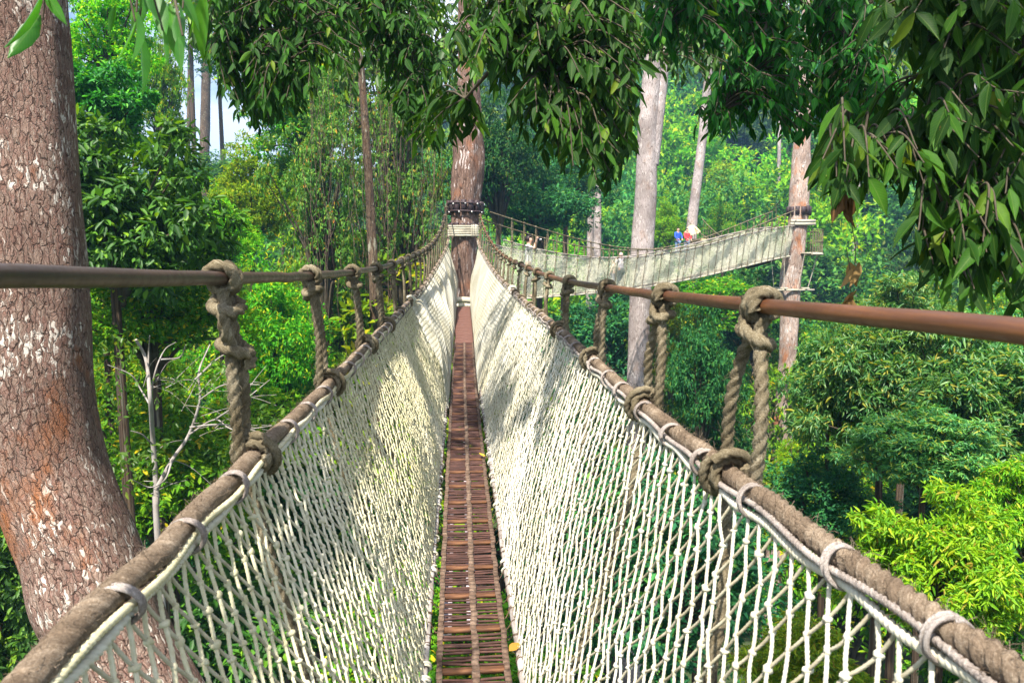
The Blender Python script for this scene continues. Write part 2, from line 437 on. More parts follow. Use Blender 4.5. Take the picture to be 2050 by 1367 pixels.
M_['bark_near'] = bark('plated_red_grey_bark', (.045, .024, .018), [(.25, (.085, .044, .034)), (.5, (.165, .094, .076)), (.75, (.29, .205, .18))],
                       [(.25, (.10, .066, .05)), (.5, (.21, .15, .122)), (.75, (.40, .35, .31))], ((.42, .37, .32), (.66, .62, .58), (.27, .10, .035), .85), 8.0, 8.4, .012, aspect=.42, cw=.11, warp=.7)
M_['bark_pale'] = bark('pale_grey_pink_bark', (.10, .075, .065), [(.25, (.19, .155, .15)), (.5, (.29, .255, .26)), (.75, (.40, .38, .40))],
                       [(.25, (.21, .175, .165)), (.5, (.31, .28, .275)), (.75, (.42, .385, .38))], ((.4, .37, .37), (.54, .52, .52), (.28, .17, .11), .4), 3, 2.5, .01)
M_['bark_brown'] = bark('shaggy_brown_bark', (.04, .022, .015), [(.25, (.055, .033, .025)), (.5, (.13, .082, .066)), (.75, (.26, .195, .175))],
                        [(.25, (.07, .042, .03)), (.5, (.155, .098, .075)), (.75, (.29, .225, .205))], ((.32, .27, .26), (.45, .41, .41), (.24, .10, .05), .6), 3, 1.8, .02, aspect=.3)
M_['bark_dark'] = bark('dark_forest_bark', (.02, .014, .01), [(.25, (.03, .021, .015)), (.5, (.062, .042, .03)), (.75, (.12, .09, .066))],
                       [(.25, (.06, .04, .025)), (.5, (.12, .085, .055)), (.75, (.2, .15, .11))], ((.16, .16, .12), (.26, .25, .2), (.12, .06, .03), .5), 3, 2, .02)
M_['bark_orange'] = bark('orange_flaking_bark', (.07, .04, .03), [(.25, (.20, .11, .075)), (.5, (.34, .25, .205)), (.75, (.48, .43, .41))],
                         [(.25, (.18, .11, .085)), (.5, (.32, .27, .245)), (.75, (.46, .43, .42))], ((.44, .41, .41), (.58, .56, .56), (.36, .14, .05), .8), 3, 1.8, .015)
M_['twig'] = simple('twig_bark', [(.3, (.03, .024, .015)), (.6, (.07, .056, .038)), (.8, (.13, .11, .08))], 14, .9, .3, .004)
M_['deadwood'] = simple('bleached_dead_wood', [(.3, (.15, .125, .11)), (.6, (.27, .245, .23)), (.8, (.4, .385, .375))], 7, .9, .3, .004, (1, 1, .3))
M_['dead_leaf'] = leaf_mat('dry_brown_leaf', [(0, (.10, .05, .02)), (.6, (.22, .11, .045)), (1, (.36, .2, .09))], .25, .7, .2, (1.2, 1, .8))
M_['gold_leaf'] = leaf_mat('fallen_golden_leaf', [(0, (.42, .25, .03)), (1, (.5, .3, .04))], .25, .6, .3, (1.2, 1, .6))
M_['ground'] = simple('forest_floor', [(.3, (.018, .03, .012)), (.5, (.035, .06, .02)), (.7, (.07, .075, .035))], 1.2, 1, .6, .2, detail=10)


def plain(name, c, rough=.8, spec=.3):
    return simple(name, [(.3, tuple(x * .82 for x in c)), (.7, tuple(min(1, x * 1.12) for x in c))], 30, rough, .1, .002, spec=spec)


# ------------------------------------------------------------------ terrain
def sst(x):
    x = np.clip(x, 0, 1); return x * x * (3 - 2 * x)


def ground_z(x, y):
    x = np.asarray(x, float); y = np.asarray(y, float)
    hill = 90 * sst((y - 34) / 165) * (.24 + .76 * sst((x + 34) / 85)) * (.9 + .1 * np.sin(x * .045 + 1) * np.cos(y * .03))
    left = 13 * sst((-x - 9) / 26) * sst((60 - y) / 45 + .3)
    return -18 + hill + left * .5 + 1.2 * np.sin(x * .12 + .6) * np.sin(y * .1) + .5 * np.sin(x * .35) * np.cos(y * .31)


xs = np.concatenate([np.linspace(-900, -130, 12)[:-1], np.linspace(-130, 190, 110), np.linspace(190, 900, 12)[1:]])
ys = np.concatenate([np.linspace(-300, -30, 8)[:-1], np.linspace(-30, 220, 90), np.linspace(220, 1200, 14)[1:]])
gx, gy = np.meshgrid(xs, ys); gz = ground_z(gx, gy)
mb = MB(); nx = len(xs); ny = len(ys)
i = np.arange(ny - 1)[:, None] * nx; j = np.arange(nx - 1)[None]
mb.add(np.stack([gx, gy, gz], -1).reshape(-1, 3), np.stack([i + j, i + j + 1, i + nx + j + 1, i + nx + j], -1).reshape(-1, 4))
tag(mb.build('ground', M_['ground']), kind='structure')


# ------------------------------------------------------------------ rope bridge curves
def curve(table, ext0=-1.5, ext1=None):
    """table of (px, py, world Y): smoothed 3-D curve Y -> point"""
    p = np.array([PY(a, b, y) for a, b, y in table])
    # linear continuation towards and past the camera
    s0 = (p[1] - p[0]) / (p[1, 1] - p[0, 1]); s0[0] *= .3; s0[2] *= .5
    p = np.vstack([p[0] + s0 * (ext0 - p[0, 1]), p])
    Y = np.linspace(ext0, p[-1, 1], 400)
    q = np.stack([np.interp(Y, p[:, 1], p[:, k]) for k in range(3)], -1)
    # gentle smoothing with a window that grows with distance
    o = q.copy()
    for k in range(len(Y)):
        wd = .25 + .09 * max(Y[k], 0); wgt = np.exp(-.5 * ((Y - Y[k]) / wd)**2)
        mir = min(Y[k] - Y[0], Y[-1] - Y[k]); wgt = wgt * (np.abs(Y - Y[k]) <= mir + 1e-6)
        o[k] = (q * wgt[:, None]).sum(0) / wgt.sum()
    o[:, 1] = Y
    return lambda y: np.stack([np.interp(y, Y, o[:, k]) for k in range(3)], -1)


cabL = curve([(0, 551, 1.15), (445, 559, 2.2), (620, 554, 3.45), (706, 546, 4.7), (755, 538, 6), (786, 530, 7.3), (808, 520, 8.8), (822, 514, 10), (851, 501, 13.2), (873, 482, 16.3), (883, 464, 18.3), (892, 431, 20.2), (895, 402, 21.2)])
cabR = curve([(2050, 661, 1.0), (1525, 612, 1.9), (1330, 594, 2.8), (1215, 577, 3.95), (1140, 565, 5.36), (1100, 555, 6.6), (1065, 541, 8.3), (1051, 533, 9.3), (1016, 519, 12.6), (1000, 507, 14.8), (984, 490, 17), (971, 464, 19.2), (961, 429, 21.2)])
topL = curve([(50, 1367, 1.02), (300, 1130, 1.43), (500, 920, 2.2), (658, 772, 3.45), (735, 690, 4.7), (775, 650, 6), (800, 624, 7.3), (822, 601, 9), (840, 583, 10.8), (853, 566, 12.8), (867, 542, 15.5), (881, 521, 17.8), (892, 503, 19.5), (898, 474, 21)])
topR = curve([(2050, 1350, .94), (1700, 1130, 1.36), (1440, 940, 1.95), (1300, 822, 2.75), (1190, 722, 3.9), (1125, 664, 5.3), (1085, 630, 6.6), (1062, 613, 7.7), (1037, 591, 9.5), (1004, 560, 13), (990, 544, 15), (976, 523, 17.3), (963, 503, 19.5), (957, 480, 21)])
railL = curve([(850, 1367, 3.15), (855, 1230, 3.68), (870, 1102, 4.56), (878, 974, 5.6), (888, 872, 7.2), (896, 769, 9.8), (906, 667, 14), (912, 612, 19.9)])
railR = curve([(1050, 1367, 3.15), (1026, 1230, 3.68), (1008, 1102, 4.56), (990, 974, 5.6), (975, 872, 7.2), (960, 769, 9.8), (951, 667, 14), (944, 612, 19.9)])
YEND = 20.2

bridge = empty('rope_bridge', (0, 0, -1.7), 'near rope footbridge with cream netting and rusty slats leading to the big platform tree', 'rope bridge')


def fuzz(mb, path, r, n, ln, g):
    """loose fibres standing off a rope"""
    path = np.asarray(path); k = g.integers(1, len(path) - 1, n); t = nrm(path[k + 1] - path[k - 1]); d = g.normal(0, 1, (n, 3)); d = nrm(d - t * (d * t).sum(1, keepdims=True))
    a = path[k] + d * r * .9; sg = np.where(g.random((n, 1)) < .5, -1, 1)
    b = a + (d * g.uniform(.15, .8, (n, 1)) + t * sg * g.uniform(.4, 1.2, (n, 1)) + g.normal(0, .3, (n, 3))) * ln * g.uniform(.4, 1.2, (n, 1))
    edges(mb, a, b, g.uniform(.00025, .0006, n), 3, 4, bend=g.normal(0, ln * .15, (n, 3)))


def off_curve(fn, y0, y1, step, jig=0.0, seed=1):
    y = np.linspace(y0, y1, int((y1 - y0) / step)); p = fn(y)
    if jig:
        g = np.random.default_rng(seed); k = np.linspace(y0, y1, int((y1 - y0) / .16))
        p[:, 0] += np.interp(y, k, g.normal(0, jig, len(k))); p[:, 2] += np.interp(y, k, g.normal(0, jig, len(k)))
    return p


# hand cables
for fn, mt in ((cabL, 'cable_dark'), (cabR, 'cable_red')):
    mb = MB(); sweep(mb, off_curve(fn, -1.2, 21.25, .05, .0015, 3), .0195, 14)
    mb.build('hand_cable', M_[mt], bridge)
# top ropes of the nets: a fat laid rope with a thin white rope slung under it
tops = {}
for sd, fn, seed in ((-1, topL, 5), (1, topR, 6)):
    p = off_curve(fn, -.6, 21.0, .012, .003, seed)
    mb = MB(); sweep(mb, p, .0265 if sd > 0 else .027, 21, 3, .095, .36 if sd > 0 else .15)
    fuzz(mb, p[(p[:, 1] > .7) & (p[:, 1] < 4.5)], .026, 2600, .022, rng)
    tr = mb.build('top_rope', M_['rope_brown'], bridge); tops[sd] = tr
    y = np.concatenate([np.linspace(-.6, 6, 1500), np.linspace(6.01, 21.0, 900)]); q = fn(y); sag = (.006 if sd < 0 else .011) * np.sin(y / .33 * math.pi)**2
    q[:, 0] -= sd * (.022 + .3 * sag); q[:, 2] -= (.031 if sd < 0 else .035) + sag
    mb = MB(); sweep(mb, q, .0105, 12, 3, .045, .3); mb.build('edge_cord', M_['net_white'], tr)
    # a second cord and tight windings, as in the photo where net cord is laced along the rope
    mb = MB(); q2 = fn(y); a = y / .62 * 2 * math.pi
    q2[:, 0] -= sd * (.029 + .004 * np.sin(a)); q2[:, 2] -= .015 + .006 * np.cos(a * 1.3)
    sweep(mb, q2, .0085, 12, 3, .036, .3); mb.build('lacing_cord', M_['lash'] if sd > 0 else M_['net'], tr)


def wrap_ring(mb, c, t, r, rr, turns=1.0, pitch=None, tilt=0, sides=9, lobes=3, start=0, n=None):
    t = nrm(t); d = nrm(np.array([0, 0, -1.0]) + t * t[2]); nn = np.cross(t, d)
    n = n or int(26 * turns); a = np.linspace(0, 2 * math.pi * turns, n) + start
    pitch = 2 * rr * .92 if pitch is None else pitch
    p = c + (r + rr * .85) * (np.cos(a)[:, None] * d + np.sin(a)[:, None] * nn) + t * ((a - a.mean()) / (2 * math.pi) * pitch + tilt * np.cos(a))[:, None]
    sweep(mb, p, rr, sides, lobes, rr * 5.5, .4)


def tangent(fn, y): return nrm(fn(y + .05) - fn(y - .05))


# lashings round the top ropes
for sd, fn in ((-1, topL), (1, topR)):
    ylist = np.arange(.72 + .1 * sd, 20.6, .33) if sd < 0 else np.concatenate([[.72, 1.04, 1.36, 1.72], np.arange(2.1, 20.6, .34)])
    rest = MB()
    for k, y in enumerate(ylist):
        y += rng.uniform(-.04, .04); near = k < 30
        m1 = MB() if near else rest
        c = fn(y) + np.array([-sd * .012, 0, -.012]); t = tangent(fn, y)
        wrap_ring(m1, c, t, .033, .0054, 2.1 if near else 1.2, .0108, .014 * rng.uniform(-1, 1), 9, 3 if near else 0, rng.uniform(0, 6))
        if near: m1.build('rope_lashing', M_['lash'], tops[sd])
    tag(rest.build('rope_lashing', M_['lash'], tops[sd]), kind='stuff')
    # ragged tied-off bundle
    for y, px in (((8.9, 0),) if sd < 0 else ((10.4, 0),)):
        m1 = MB()
        for _ in range(8): wrap_ring(m1, fn(y + rng.uniform(-.1, .1)), tangent(fn, y), .032 + rng.uniform(0, .02), .012, 1.4, .03, rng.uniform(-.03, .03), 7, 3, rng.uniform(0, 6))
        for _ in range(9):
            a = fn(y) + rng.normal(0, .02, 3); d = rng.normal(0, 1, 3)
            sweep(m1, crom([a, a + d * .04, a + d * .07 + [0, 0, -.05]], 5), .005, 5)
        m1.build('cord_bundle', M_['net_white'], tops[sd])

# hangers: looped rope, hitched over the hand cable and wound round the top rope
YH_L = [2.2, 3.45, 4.7, 5.95, 7.25, 8.5]; YH_R = [1.9, 2.8, 3.95, 5.36, 6.6, 7.7, 8.8]
for L_, e in ((YH_L, 20.4), (YH_R, 20.4)):
    while L_[-1] < e: L_.append(L_[-1] + (1.05 if L_[-1] < 12 else .8))
for sd, cf, tf, rf, ylist in ((-1, cabL, topL, railL, YH_L), (1, cabR, topR, railR, YH_R)):
    for k, y in enumerate(ylist):
        y = float(y); near = y < 6.5
        c = cf(y); t = tangent(cf, y); m_ = tf(y + .03); tm = tangent(tf, y)
        rr = .0185 if y < 3 else (.0175 if y < 8 else .016); sides = 12 if near else 7
        sp = (.044 if k % 3 else .054) * rng.uniform(.85, 1.2)
        if sd < 0 and k == 0: sp = .017
        dn = nrm(m_ - c); kn = c + dn * (.0195 + rr * 3.0)
        mb = MB()
        out = np.array([sd * .045, 0, 0])
        for q in (-1, 1):
            tb = m_ + tm * (q * sp * 1.3) + out * (.6 if q > 0 else .8)
            mid = kn + (m_ - kn) * .5 + tm * (q * sp * 1.25) + out * .25 + rng.normal(0, .006, 3)
            st = [kn - dn * rr * 2.5 + tm * q * rr * .9, kn + tm * q * rr * 1.05, kn + (m_ - kn) * .14 + tm * q * sp * .8, mid, tb]
            if q > 0:                      # one strand runs on, outside the net, to the deck rail
                lo = rf(max(y, .6)) + np.array([sd * .03, 0, .0])
                st += [m_ + (lo - m_) * .3 + out * 1.6 + rng.normal(0, .02, 3), m_ + (lo - m_) * .7 + out * 1.4 + rng.normal(0, .02, 3), lo]
            else:
                st += [m_ + out * .9 + np.array([0, 0, -.05])]
            pp = resample(crom(st, 10), .008 if near else .016)
            sweep(mb, pp, rr, sides, 3, rr * 6, .4)
            if near: fuzz(mb, pp, rr, 420, .02, rng)
        wrap_ring(mb, m_, tm, .029, rr * .82, 2.0 if near else 1.5, rr * 1.75, rng.uniform(-.012, .012), sides, 3, rng.uniform(0, 6), 60 if near else 24)
        if near: wrap_ring(mb, m_ + tm * rng.uniform(-.012, .012), tm, .029 + rr * 1.2, rr * .8, 1.0, rr * 1.2, .022, sides, 3, rng.uniform(0, 6), 36)
        hg = mb.build('hanger_rope', M_['rope_olive'], bridge)
        kb = MB()
        wrap_ring(kb, c, t, .0195, rr, 1.8 if near else 1.4, rr * 1.8, .006, sides, 3, 1.2, 56 if near else 24)
        # collar of the hitch: flattened loop round both strands
        a = np.linspace(0, 2 * math.pi * 1.12, 44 if near else 18); ux = nrm(tm - dn * (tm @ dn)); un = np.cross(dn, ux)
        lp = kn + ux * (np.cos(a) * rr * 2.9)[:, None] + un * (np.sin(a) * rr * 1.9)[:, None] + dn * (rr * (.9 * np.cos(a + 1.0) * (1 if k % 2 else -1) + a * .12))[:, None]
        sweep(kb, lp, rr * .98, sides, 3, rr * 6, .4)
        if near:
            cr = crom([c + ux * rr * 1.6 - dn * rr * 1.0 - un * rr * 1.6, kn + ux * rr * 1.2 - dn * rr * 1.5 - un * rr * 1.5, kn - ux * rr * 1.6 - un * rr * 1.9, kn - ux * rr * 2.6 + dn * rr], 8)
            sweep(kb, cr, rr * .95, sides, 3, rr * 6, .4)
        if sd < 0 and k == 0:               # the nearest left hanger carries a second, loose overhand knot
            b2 = kn + dn * .115
            a = np.linspace(0, 2 * math.pi * 1.3, 54)
            lp = b2 + ux * (np.cos(a) * rr * 2.5)[:, None] + un * (np.sin(a) * rr * 1.9)[:, None] + dn * (rr * (1.5 * np.sin(a * .9 + .4) + a * .25))[:, None]
            sweep(kb, lp, rr * 1.05, sides, 3, rr * 6, .4)
            sweep(kb, crom([kn - ux * rr * 1.5, kn + dn * .03 - ux * rr * 3.2, kn + dn * .075 - ux * rr * 3.2, b2 - ux * rr * 2], 10), rr, sides, 3, rr * 6, .4)
        kb.build('knot', M_['rope_olive'], hg)

# safety nets: diamond mesh between rope and rail
def net_surface(tf, rf, sd, y, t, dens=0):
    a = tf(y); b = rf(np.maximum(y, .3) if False else y)
    a = a + np.array([-sd * .02, 0, -.05])
    p = a * (1 - t)[:, None] + b * t[:, None]
    bul = np.sin(t * math.pi)
    p[:, 0] -= sd * bul * (.035 + .02 * np.sin(y * 1.7 + 1.3 * sd) + .008 * np.sin(y * 4.1 + t * 3))
    p[:, 1] += bul * .03 * np.sin(y * 2.3 + t * 4)
    return p


def lattice(N, rows):
    """diamond mesh on staggered rows: A strands slant one way down the net, B the other"""
    a0 = []; a1 = []; b0 = []; b1 = []
    for j in range(rows):
        if j % 2 == 0: a0.append(N[1:, j]); a1.append(N[:-1, j + 1]); b0.append(N[:, j]); b1.append(N[:, j + 1])
        else: a0.append(N[:, j]); a1.append(N[:, j + 1]); b0.append(N[:-1, j]); b1.append(N[1:, j + 1])
    return [np.concatenate(q) for q in (a0, a1, b0, b1)]


for sd, tf, rf in ((-1, topL, railL), (1, topR, railR)):
    rows = 24; ds = .074 if sd > 0 else .068; y0 = .2; ncol = int((20.0 - y0) / ds)
    ii, jj = np.meshgrid(np.arange(ncol), np.arange(rows + 1), indexing='ij')
    Yg = y0 + (ii + .5 * (jj % 2)) * ds
    Yg = Yg + rng.normal(0, .003, Yg.shape) + .008 * np.sin(jj * .9 + ii * .21) * np.sin(jj / rows * 3.1); T = jj / rows + np.where((jj > 0) & (jj < rows), rng.normal(0, .003, Yg.shape), 0)
    N = net_surface(tf, rf, sd, Yg.ravel(), T.ravel()).reshape(*Yg.shape, 3)
    N[:, 0, 2] += .012; N[..., 0] += rng.normal(0, .003, Yg.shape)
    mb = MB(); q = lattice(N, rows)
    for A, B, rad, mi in ((q[0], q[1], .0043, 0), (q[2], q[3], .0037, 1)):
        ym = (A[:, 1] + B[:, 1]) / 2; n1 = ym < 4; n2 = (ym >= 4) & (ym < 9); n3 = ym >= 9
        bd = rng.normal(0, .0013, A.shape); bd[:, 2] -= .002
        k0 = len(mb.mi)
        edges(mb, A[n1], B[n1], rad * 1.05, 9, 15, 3, .03, bend=bd[n1]); edges(mb, A[n2], B[n2], rad, 6, 3, 0, bend=bd[n2]); edges(mb, A[n3], B[n3], rad * 1.05, 4, 2)
        for k in range(k0, len(mb.mi)): mb.mi[k][:] = mi
    kn = N[:, 1:-1].reshape(-1, 3); nn = kn[:, 1] < 8
    balls(mb, kn[nn], rng.uniform(.0078, .0100, nn.sum()), 8, 6, .35); balls(mb, kn[~nn], .010, 4, 3, .2)
    nob = mb.build('safety_net', [M_['net' if sd < 0 else 'net_white'], M_['net_tan']], bridge)
    # a second, finer net is hung inside for the farther half
    ds = .075; rows = 24; y0 = 8.4 if sd < 0 else 9.2; ncol = int((20.1 - y0) / ds)
    ii, jj = np.meshgrid(np.arange(ncol), np.arange(rows + 1), indexing='ij')
    Yg = y0 + (ii + .5 * (jj % 2)) * ds; T = jj / rows
    N = net_surface(tf, rf, sd, Yg.ravel(), T.ravel()).reshape(*Yg.shape, 3)
    N[..., 0] -= sd * (.03 + .03 * np.sin(jj / rows * math.pi) * (1 + .8 * np.sin(Yg * 3.3 + jj * .35)))
    q = lattice(N, rows); mb = MB(); edges(mb, np.concatenate([q[0], q[2]]), np.concatenate([q[1], q[3]]), .0045, 3, 2)
    mb.build('inner_net', M_['net_white'], bridge)

# deck rails with their ties
for sd, fn in ((-1, railL), (1, railR)):
    mb = MB(); sweep(mb, off_curve(fn, -.4, YEND, .04, .0015, 8), .0165, 12)
    rl = mb.build('deck_rail', M_['pipe'], bridge)
    rest = MB()
    for k, y in enumerate(np.arange(2.6, YEND - .3, .115)):
        y += rng.uniform(-.03, .03); mb = MB() if k < 50 else rest; mw = MB()
        wrap_ring(mb, fn(y), tangent(fn, y), .0168, .003, 1.3, rng.uniform(.004, .03), rng.uniform(-.02, .02), 5, 0, rng.uniform(0, 6), 14)
        if rng.random() < .5:
            a = fn(y); sweep(mb, crom([a + [sd * -.018, 0, .0], a + [sd * -.04, rng.uniform(-.03, .03), -.03], a + [sd * -.055, rng.uniform(-.05, .05), -.015]], 5), .003, 5)
        if rng.random() < .32:
            wrap_ring(mw, fn(y), tangent(fn, y), .02, .007, 1.5, .02, .01, 6, 3, rng.uniform(0, 6), 18)
            for _ in range(3):
                a = fn(y) + [sd * .015, 0, .015]; d = rng.normal(0, 1, 3) * [.5, 1, .6]
                sweep(mw, crom([a, a + d * .03, a + d * .05 + [0, 0, -.02]], 4), .0045, 5)
            mw.build('cord_tie', M_['net_white'], rl)
        if k < 50: mb.build('wire_tie', M_['tie'], rl)
    tag(rest.build('wire_tie', M_['tie'], rl), kind='stuff')

# deck: slatted panels
def deck_frame(y):
    a = railL(y); b = railR(y); c = (a + b) / 2 + np.array([0, 0, -.018])
    a2 = (railL(y + .1) + railR(y + .1)) / 2; a1 = (railL(y - .1) + railR(y - .1)) / 2
    return c, nrm(a2 - a1), np.linalg.norm(b - a)


def panel_mesh(kind, seed):
    g = np.random.default_rng(seed); mb = MB(); w = .165; Ln = .345
    if kind == 'slat':
        n = 9
        box(mb, (0, -Ln / 2 + .02, -.002), (w, .019, .009), None, 1, .003)
        for k in range(n):
            yy = -Ln / 2 + .062 + k * (Ln - .065) / n + g.normal(0, .003); sk = g.normal(0, .004)
            sweep(mb, resample([(-w, yy - sk, g.normal(0, .002)), (0, yy, g.normal(0, .003) - .002), (w, yy + sk, g.normal(0, .002))], .05), .0066 * g.uniform(.8, 1.15), 7)
        for xx, ww in ((-w + .012, .014), (.012, .017), (w - .012, .014)):
            p = np.array([(xx + g.normal(0, .003), v, .009) for v in np.linspace(-Ln / 2, Ln / 2, 9)])
            for a_, b_ in zip(p[:-1], p[1:]):
                box(mb, (a_ + b_) / 2 + [0, 0, g.normal(0, .0015)], (ww * g.uniform(.85, 1.1), Ln / 16 + .002, .0045), None, 2)
    else:
        for k in range(5):
            yy = -Ln / 2 + (k + .5) * Ln / 5
            box(mb, (g.normal(0, .003), yy, g.normal(0, .0015)), (w, Ln / 10 - .0022, .009), None, 0, .003)
    return mb.mesh('deck_panel', [M_['slat'] if kind == 'slat' else M_['plank'], M_['batten'], M_['strap']], kind != 'slat' or True)


pm = [panel_mesh('slat', s) for s in range(5)]; pk = [panel_mesh('plank', s) for s in range(3)]
yy = .6; k = 0
while yy < 19.95:
    c, t, wd = deck_frame(yy)
    o = bpy.data.objects.new('deck_panel', (pm[k % 5] if yy < 13.2 else pk[k % 3])); C.objects.link(o); o.parent = bridge
    x = np.array([1.0, rng.normal(0, .008), rng.normal(0, .008)]); x = nrm(x - t * (x @ t)); z = np.cross(x, t)
    o.matrix_local = Matrix.Translation(-Vector(bridge.location)) @ Matrix(((x[0], t[0], z[0], c[0]), (x[1], t[1], z[1], c[1]), (x[2], t[2], z[2], c[2]), (0, 0, 0, 1)))
    yy += .352; k += 1
# long boards slung beneath the slats
for xo, y0, y1, hw in ((-.125, 3.7, 14, .026), (.01, 3.75, 14, .03)):
    mb = MB()
    for a in np.arange(y0, y1, .7):
        c0, t, _ = deck_frame(a + .35); x = nrm(np.cross(t, [0, 0, 1.0]))
        box(mb, c0 + x * xo + np.array([0, 0, -.075]), (hw, .345, .008), np.stack([x, t, np.cross(x, t)]))
    mb.build('under_board', M_['underboard'], bridge)

# a few fallen leaves on the deck
for y, x, rot, label in ((3.35, .17, .7, 'golden fallen leaf beside the right deck rail at the near end'), (6.4, .16, 2.2, 'small yellow leaf caught by the right deck rail farther along')):
    c, t, _ = deck_frame(y); mb = MB(); ax = np.array([[math.cos(rot), math.sin(rot), .35]])
    leaves(mb, np.array([c + [x, 0, .035]]), ax, np.array([[.3, -.2, 1.0]]), np.array([.075]), np.array([.042]), 2)
    tag(mb.build('fallen_leaf', M_['gold_leaf']), label, 'leaf')


# ------------------------------------------------------------------ trunks of the landmark trees
def trunk_path(px_pts, depth, wfac=1.0, extra_top=6.0, ground=True):
    """px_pts: (px, py, width px) from top to bottom at one camera depth"""
    pts = [P(a, b, depth) for a, b, w in px_pts]; rad = [w * depth / F / 2 * wfac for a, b, w in px_pts]
    d = nrm(pts[0] - pts[1]); d = nrm(d + np.array([0, 0, .5]))
    pts = [pts[0] + d * extra_top] + pts; rad = [rad[0] * .8] + rad
    if ground:
        b = pts[-1]; dn = nrm(pts[-1] - pts[-2]); dn[2] = min(dn[2], -.8)
        m = b + dn * 3; g = np.array([m[0] + dn[0] * 3, m[1] + dn[1] * 3, 0]); g[2] = float(ground_z(g[0], g[1])) - .3
        if m[2] > g[2] + 1: pts.append(m); rad.append(rad[-1] * 1.05)
        pts.append(g); rad.append(rad[-1] * 1.5)
    return np.array(pts), np.array(rad)


def build_trunk(name, pts, rad, mat, parent, sides=28, step=.12, rough=.06, seed=0, flutes=5):
    g = np.random.default_rng(seed)
    pr = np.hstack([pts, rad[:, None]])
    p = np.asarray(pr); p = np.vstack([2 * p[0] - p[1], p, 2 * p[-1] - p[-2]]); o = []
    for i in range(1, len(p) - 2):
        n = max(3, int(np.linalg.norm(p[i + 1, :3] - p[i, :3]) / step)); t = np.linspace(0, 1, n, endpoint=False)[:, None]
        a, b, c, d = p[i - 1], p[i], p[i + 1], p[i + 2]
        tan1 = (c - a) * np.linalg.norm((c - b)[:3]) / max(np.linalg.norm((c - b)[:3]) + np.linalg.norm((b - a)[:3]), 1e-6)
        tan2 = (d - b) * np.linalg.norm((c - b)[:3]) / max(np.linalg.norm((d - c)[:3]) + np.linalg.norm((c - b)[:3]), 1e-6)
        o.append((2 * t**3 - 3 * t**2 + 1) * b + (t**3 - 2 * t**2 + t) * tan1 + (-2 * t**3 + 3 * t**2) * c + (t**3 - t**2) * tan2)
    o.append(p[-2][None]); q = np.vstack(o)[::-1]
    ph = g.uniform(0, 6, 12)

    def lump(th, s):
        k = 1 + rough * .6 * np.sin(flutes * th + ph[0] + .25 * np.sin(s * .9)) + rough * .5 * np.sin(2 * th + s * 1.1 + ph[1]) + rough * .35 * np.sin(s * 3.1 + 3 * th + ph[2]) + rough * .25 * np.sin(7 * th - s * 5.3 + ph[3])
        return k + rough * .12 * np.sin(13 * th + 11 * s + ph[4])
    mb = MB(); sweep(mb, q[:, :3], np.maximum(q[:, 3], .01), sides, lump=lump)
    # metric v and a seam-safe u (the mesh wraps, so give the last column its own u through per-loop fix)
    me_o = mb.build(name, mat, parent)
    me = me_o.data; uvl = me.uv_layers[0].data
    uv = np.zeros(len(uvl) * 2, np.float32); uvl.foreach_get('uv', uv); uv = uv.reshape(-1, 4, 2) if len(uv) % 8 == 0 and False else uv
    nq = (len(q) - 1) * sides; a = uv[:nq * 8].reshape(nq, 4, 2)
    wrapm = (a[:, :, 0].max(1) - a[:, :, 0].min(1)) > .5
    aw = a[wrapm]; aw[:, :, 0] = np.where(aw[:, :, 0] < .5, aw[:, :, 0] + 1, aw[:, :, 0]); a[wrapm] = aw
    circ = max(1, round(2 * math.pi * float(np.median(rad)) / .32)); a[:, :, 0] *= circ / 2.0
    uv[:nq * 8] = a.ravel(); uvl.foreach_set('uv', uv)
    return me_o


def landmark_tree(name, label, px_pts, depth, mat, sides=28, step=.12, rough=.05, seed=0, cat='tree', group=None, fork=None, extra_top=6.0):
    pts, rad = trunk_path(px_pts, depth, extra_top=extra_top)
    e = empty(name, pts[-1], label, cat, group)
    build_trunk('trunk', pts, rad, mat, e, sides, step, rough, seed)
    if fork is not None:
        fp, fr = trunk_path(fork, depth, ground=False, extra_top=extra_top)
        build_trunk('limb', fp, fr, mat, e, max(12, sides // 2), step, rough, seed + 1)
    return e, pts, rad


near_px = [(34, 0, 179), (48, 300, 191), (64, 560, 199), (70, 780, 205), (94, 930, 206), (130, 1030, 208), (160, 1100, 210), (190, 1190, 223), (232, 1290, 206), (296, 1400, 197)]
nt_, npts, nrad = landmark_tree('bark_tree', 'thick reddish tree trunk with plated bark filling the left edge', near_px, 4.2, M_['bark_near'], 72, .03, .035, 4, extra_top=4)
bridge_tree, bpts, brad = landmark_tree('platform_tree', 'brown trunk carrying the bridge end, dark wooden collar and pale boards',
                                        [(936, 0, 40), (936, 120, 40), (937, 250, 52), (938, 320, 62), (934, 360, 64), (932, 410, 60), (929, 470, 54), (927, 540, 52), (928, 600, 54), (930, 680, 56)], 21.7, M_['bark_brown'], 30, .1, .09, 7)
pale_tree, _, _ = landmark_tree('pale_tree', 'tall pale forked trunk standing just behind the second bridge', [(1309, 100, 34), (1302, 190, 38), (1297, 260, 40), (1292, 400, 43), (1284, 520, 45), (1280, 650, 43), (1276, 780, 42), (1268, 980, 44)], 30, M_['bark_pale'], 26, .2, .035, 9,
                                fork=[(1340, 60, 18), (1329, 130, 22), (1318, 230, 24), (1304, 330, 30)])
orange_tree, opts, orad = landmark_tree('orange_tree', 'flaking orange and white trunk at the right end of the second bridge', [(1612, 180, 28), (1606, 290, 32), (1602, 380, 38), (1597, 450, 39), (1588, 520, 40), (1583, 560, 39), (1581, 650, 35), (1572, 800, 36), (1566, 920, 38)], 33, M_['bark_orange'], 26, .2, .09, 12)
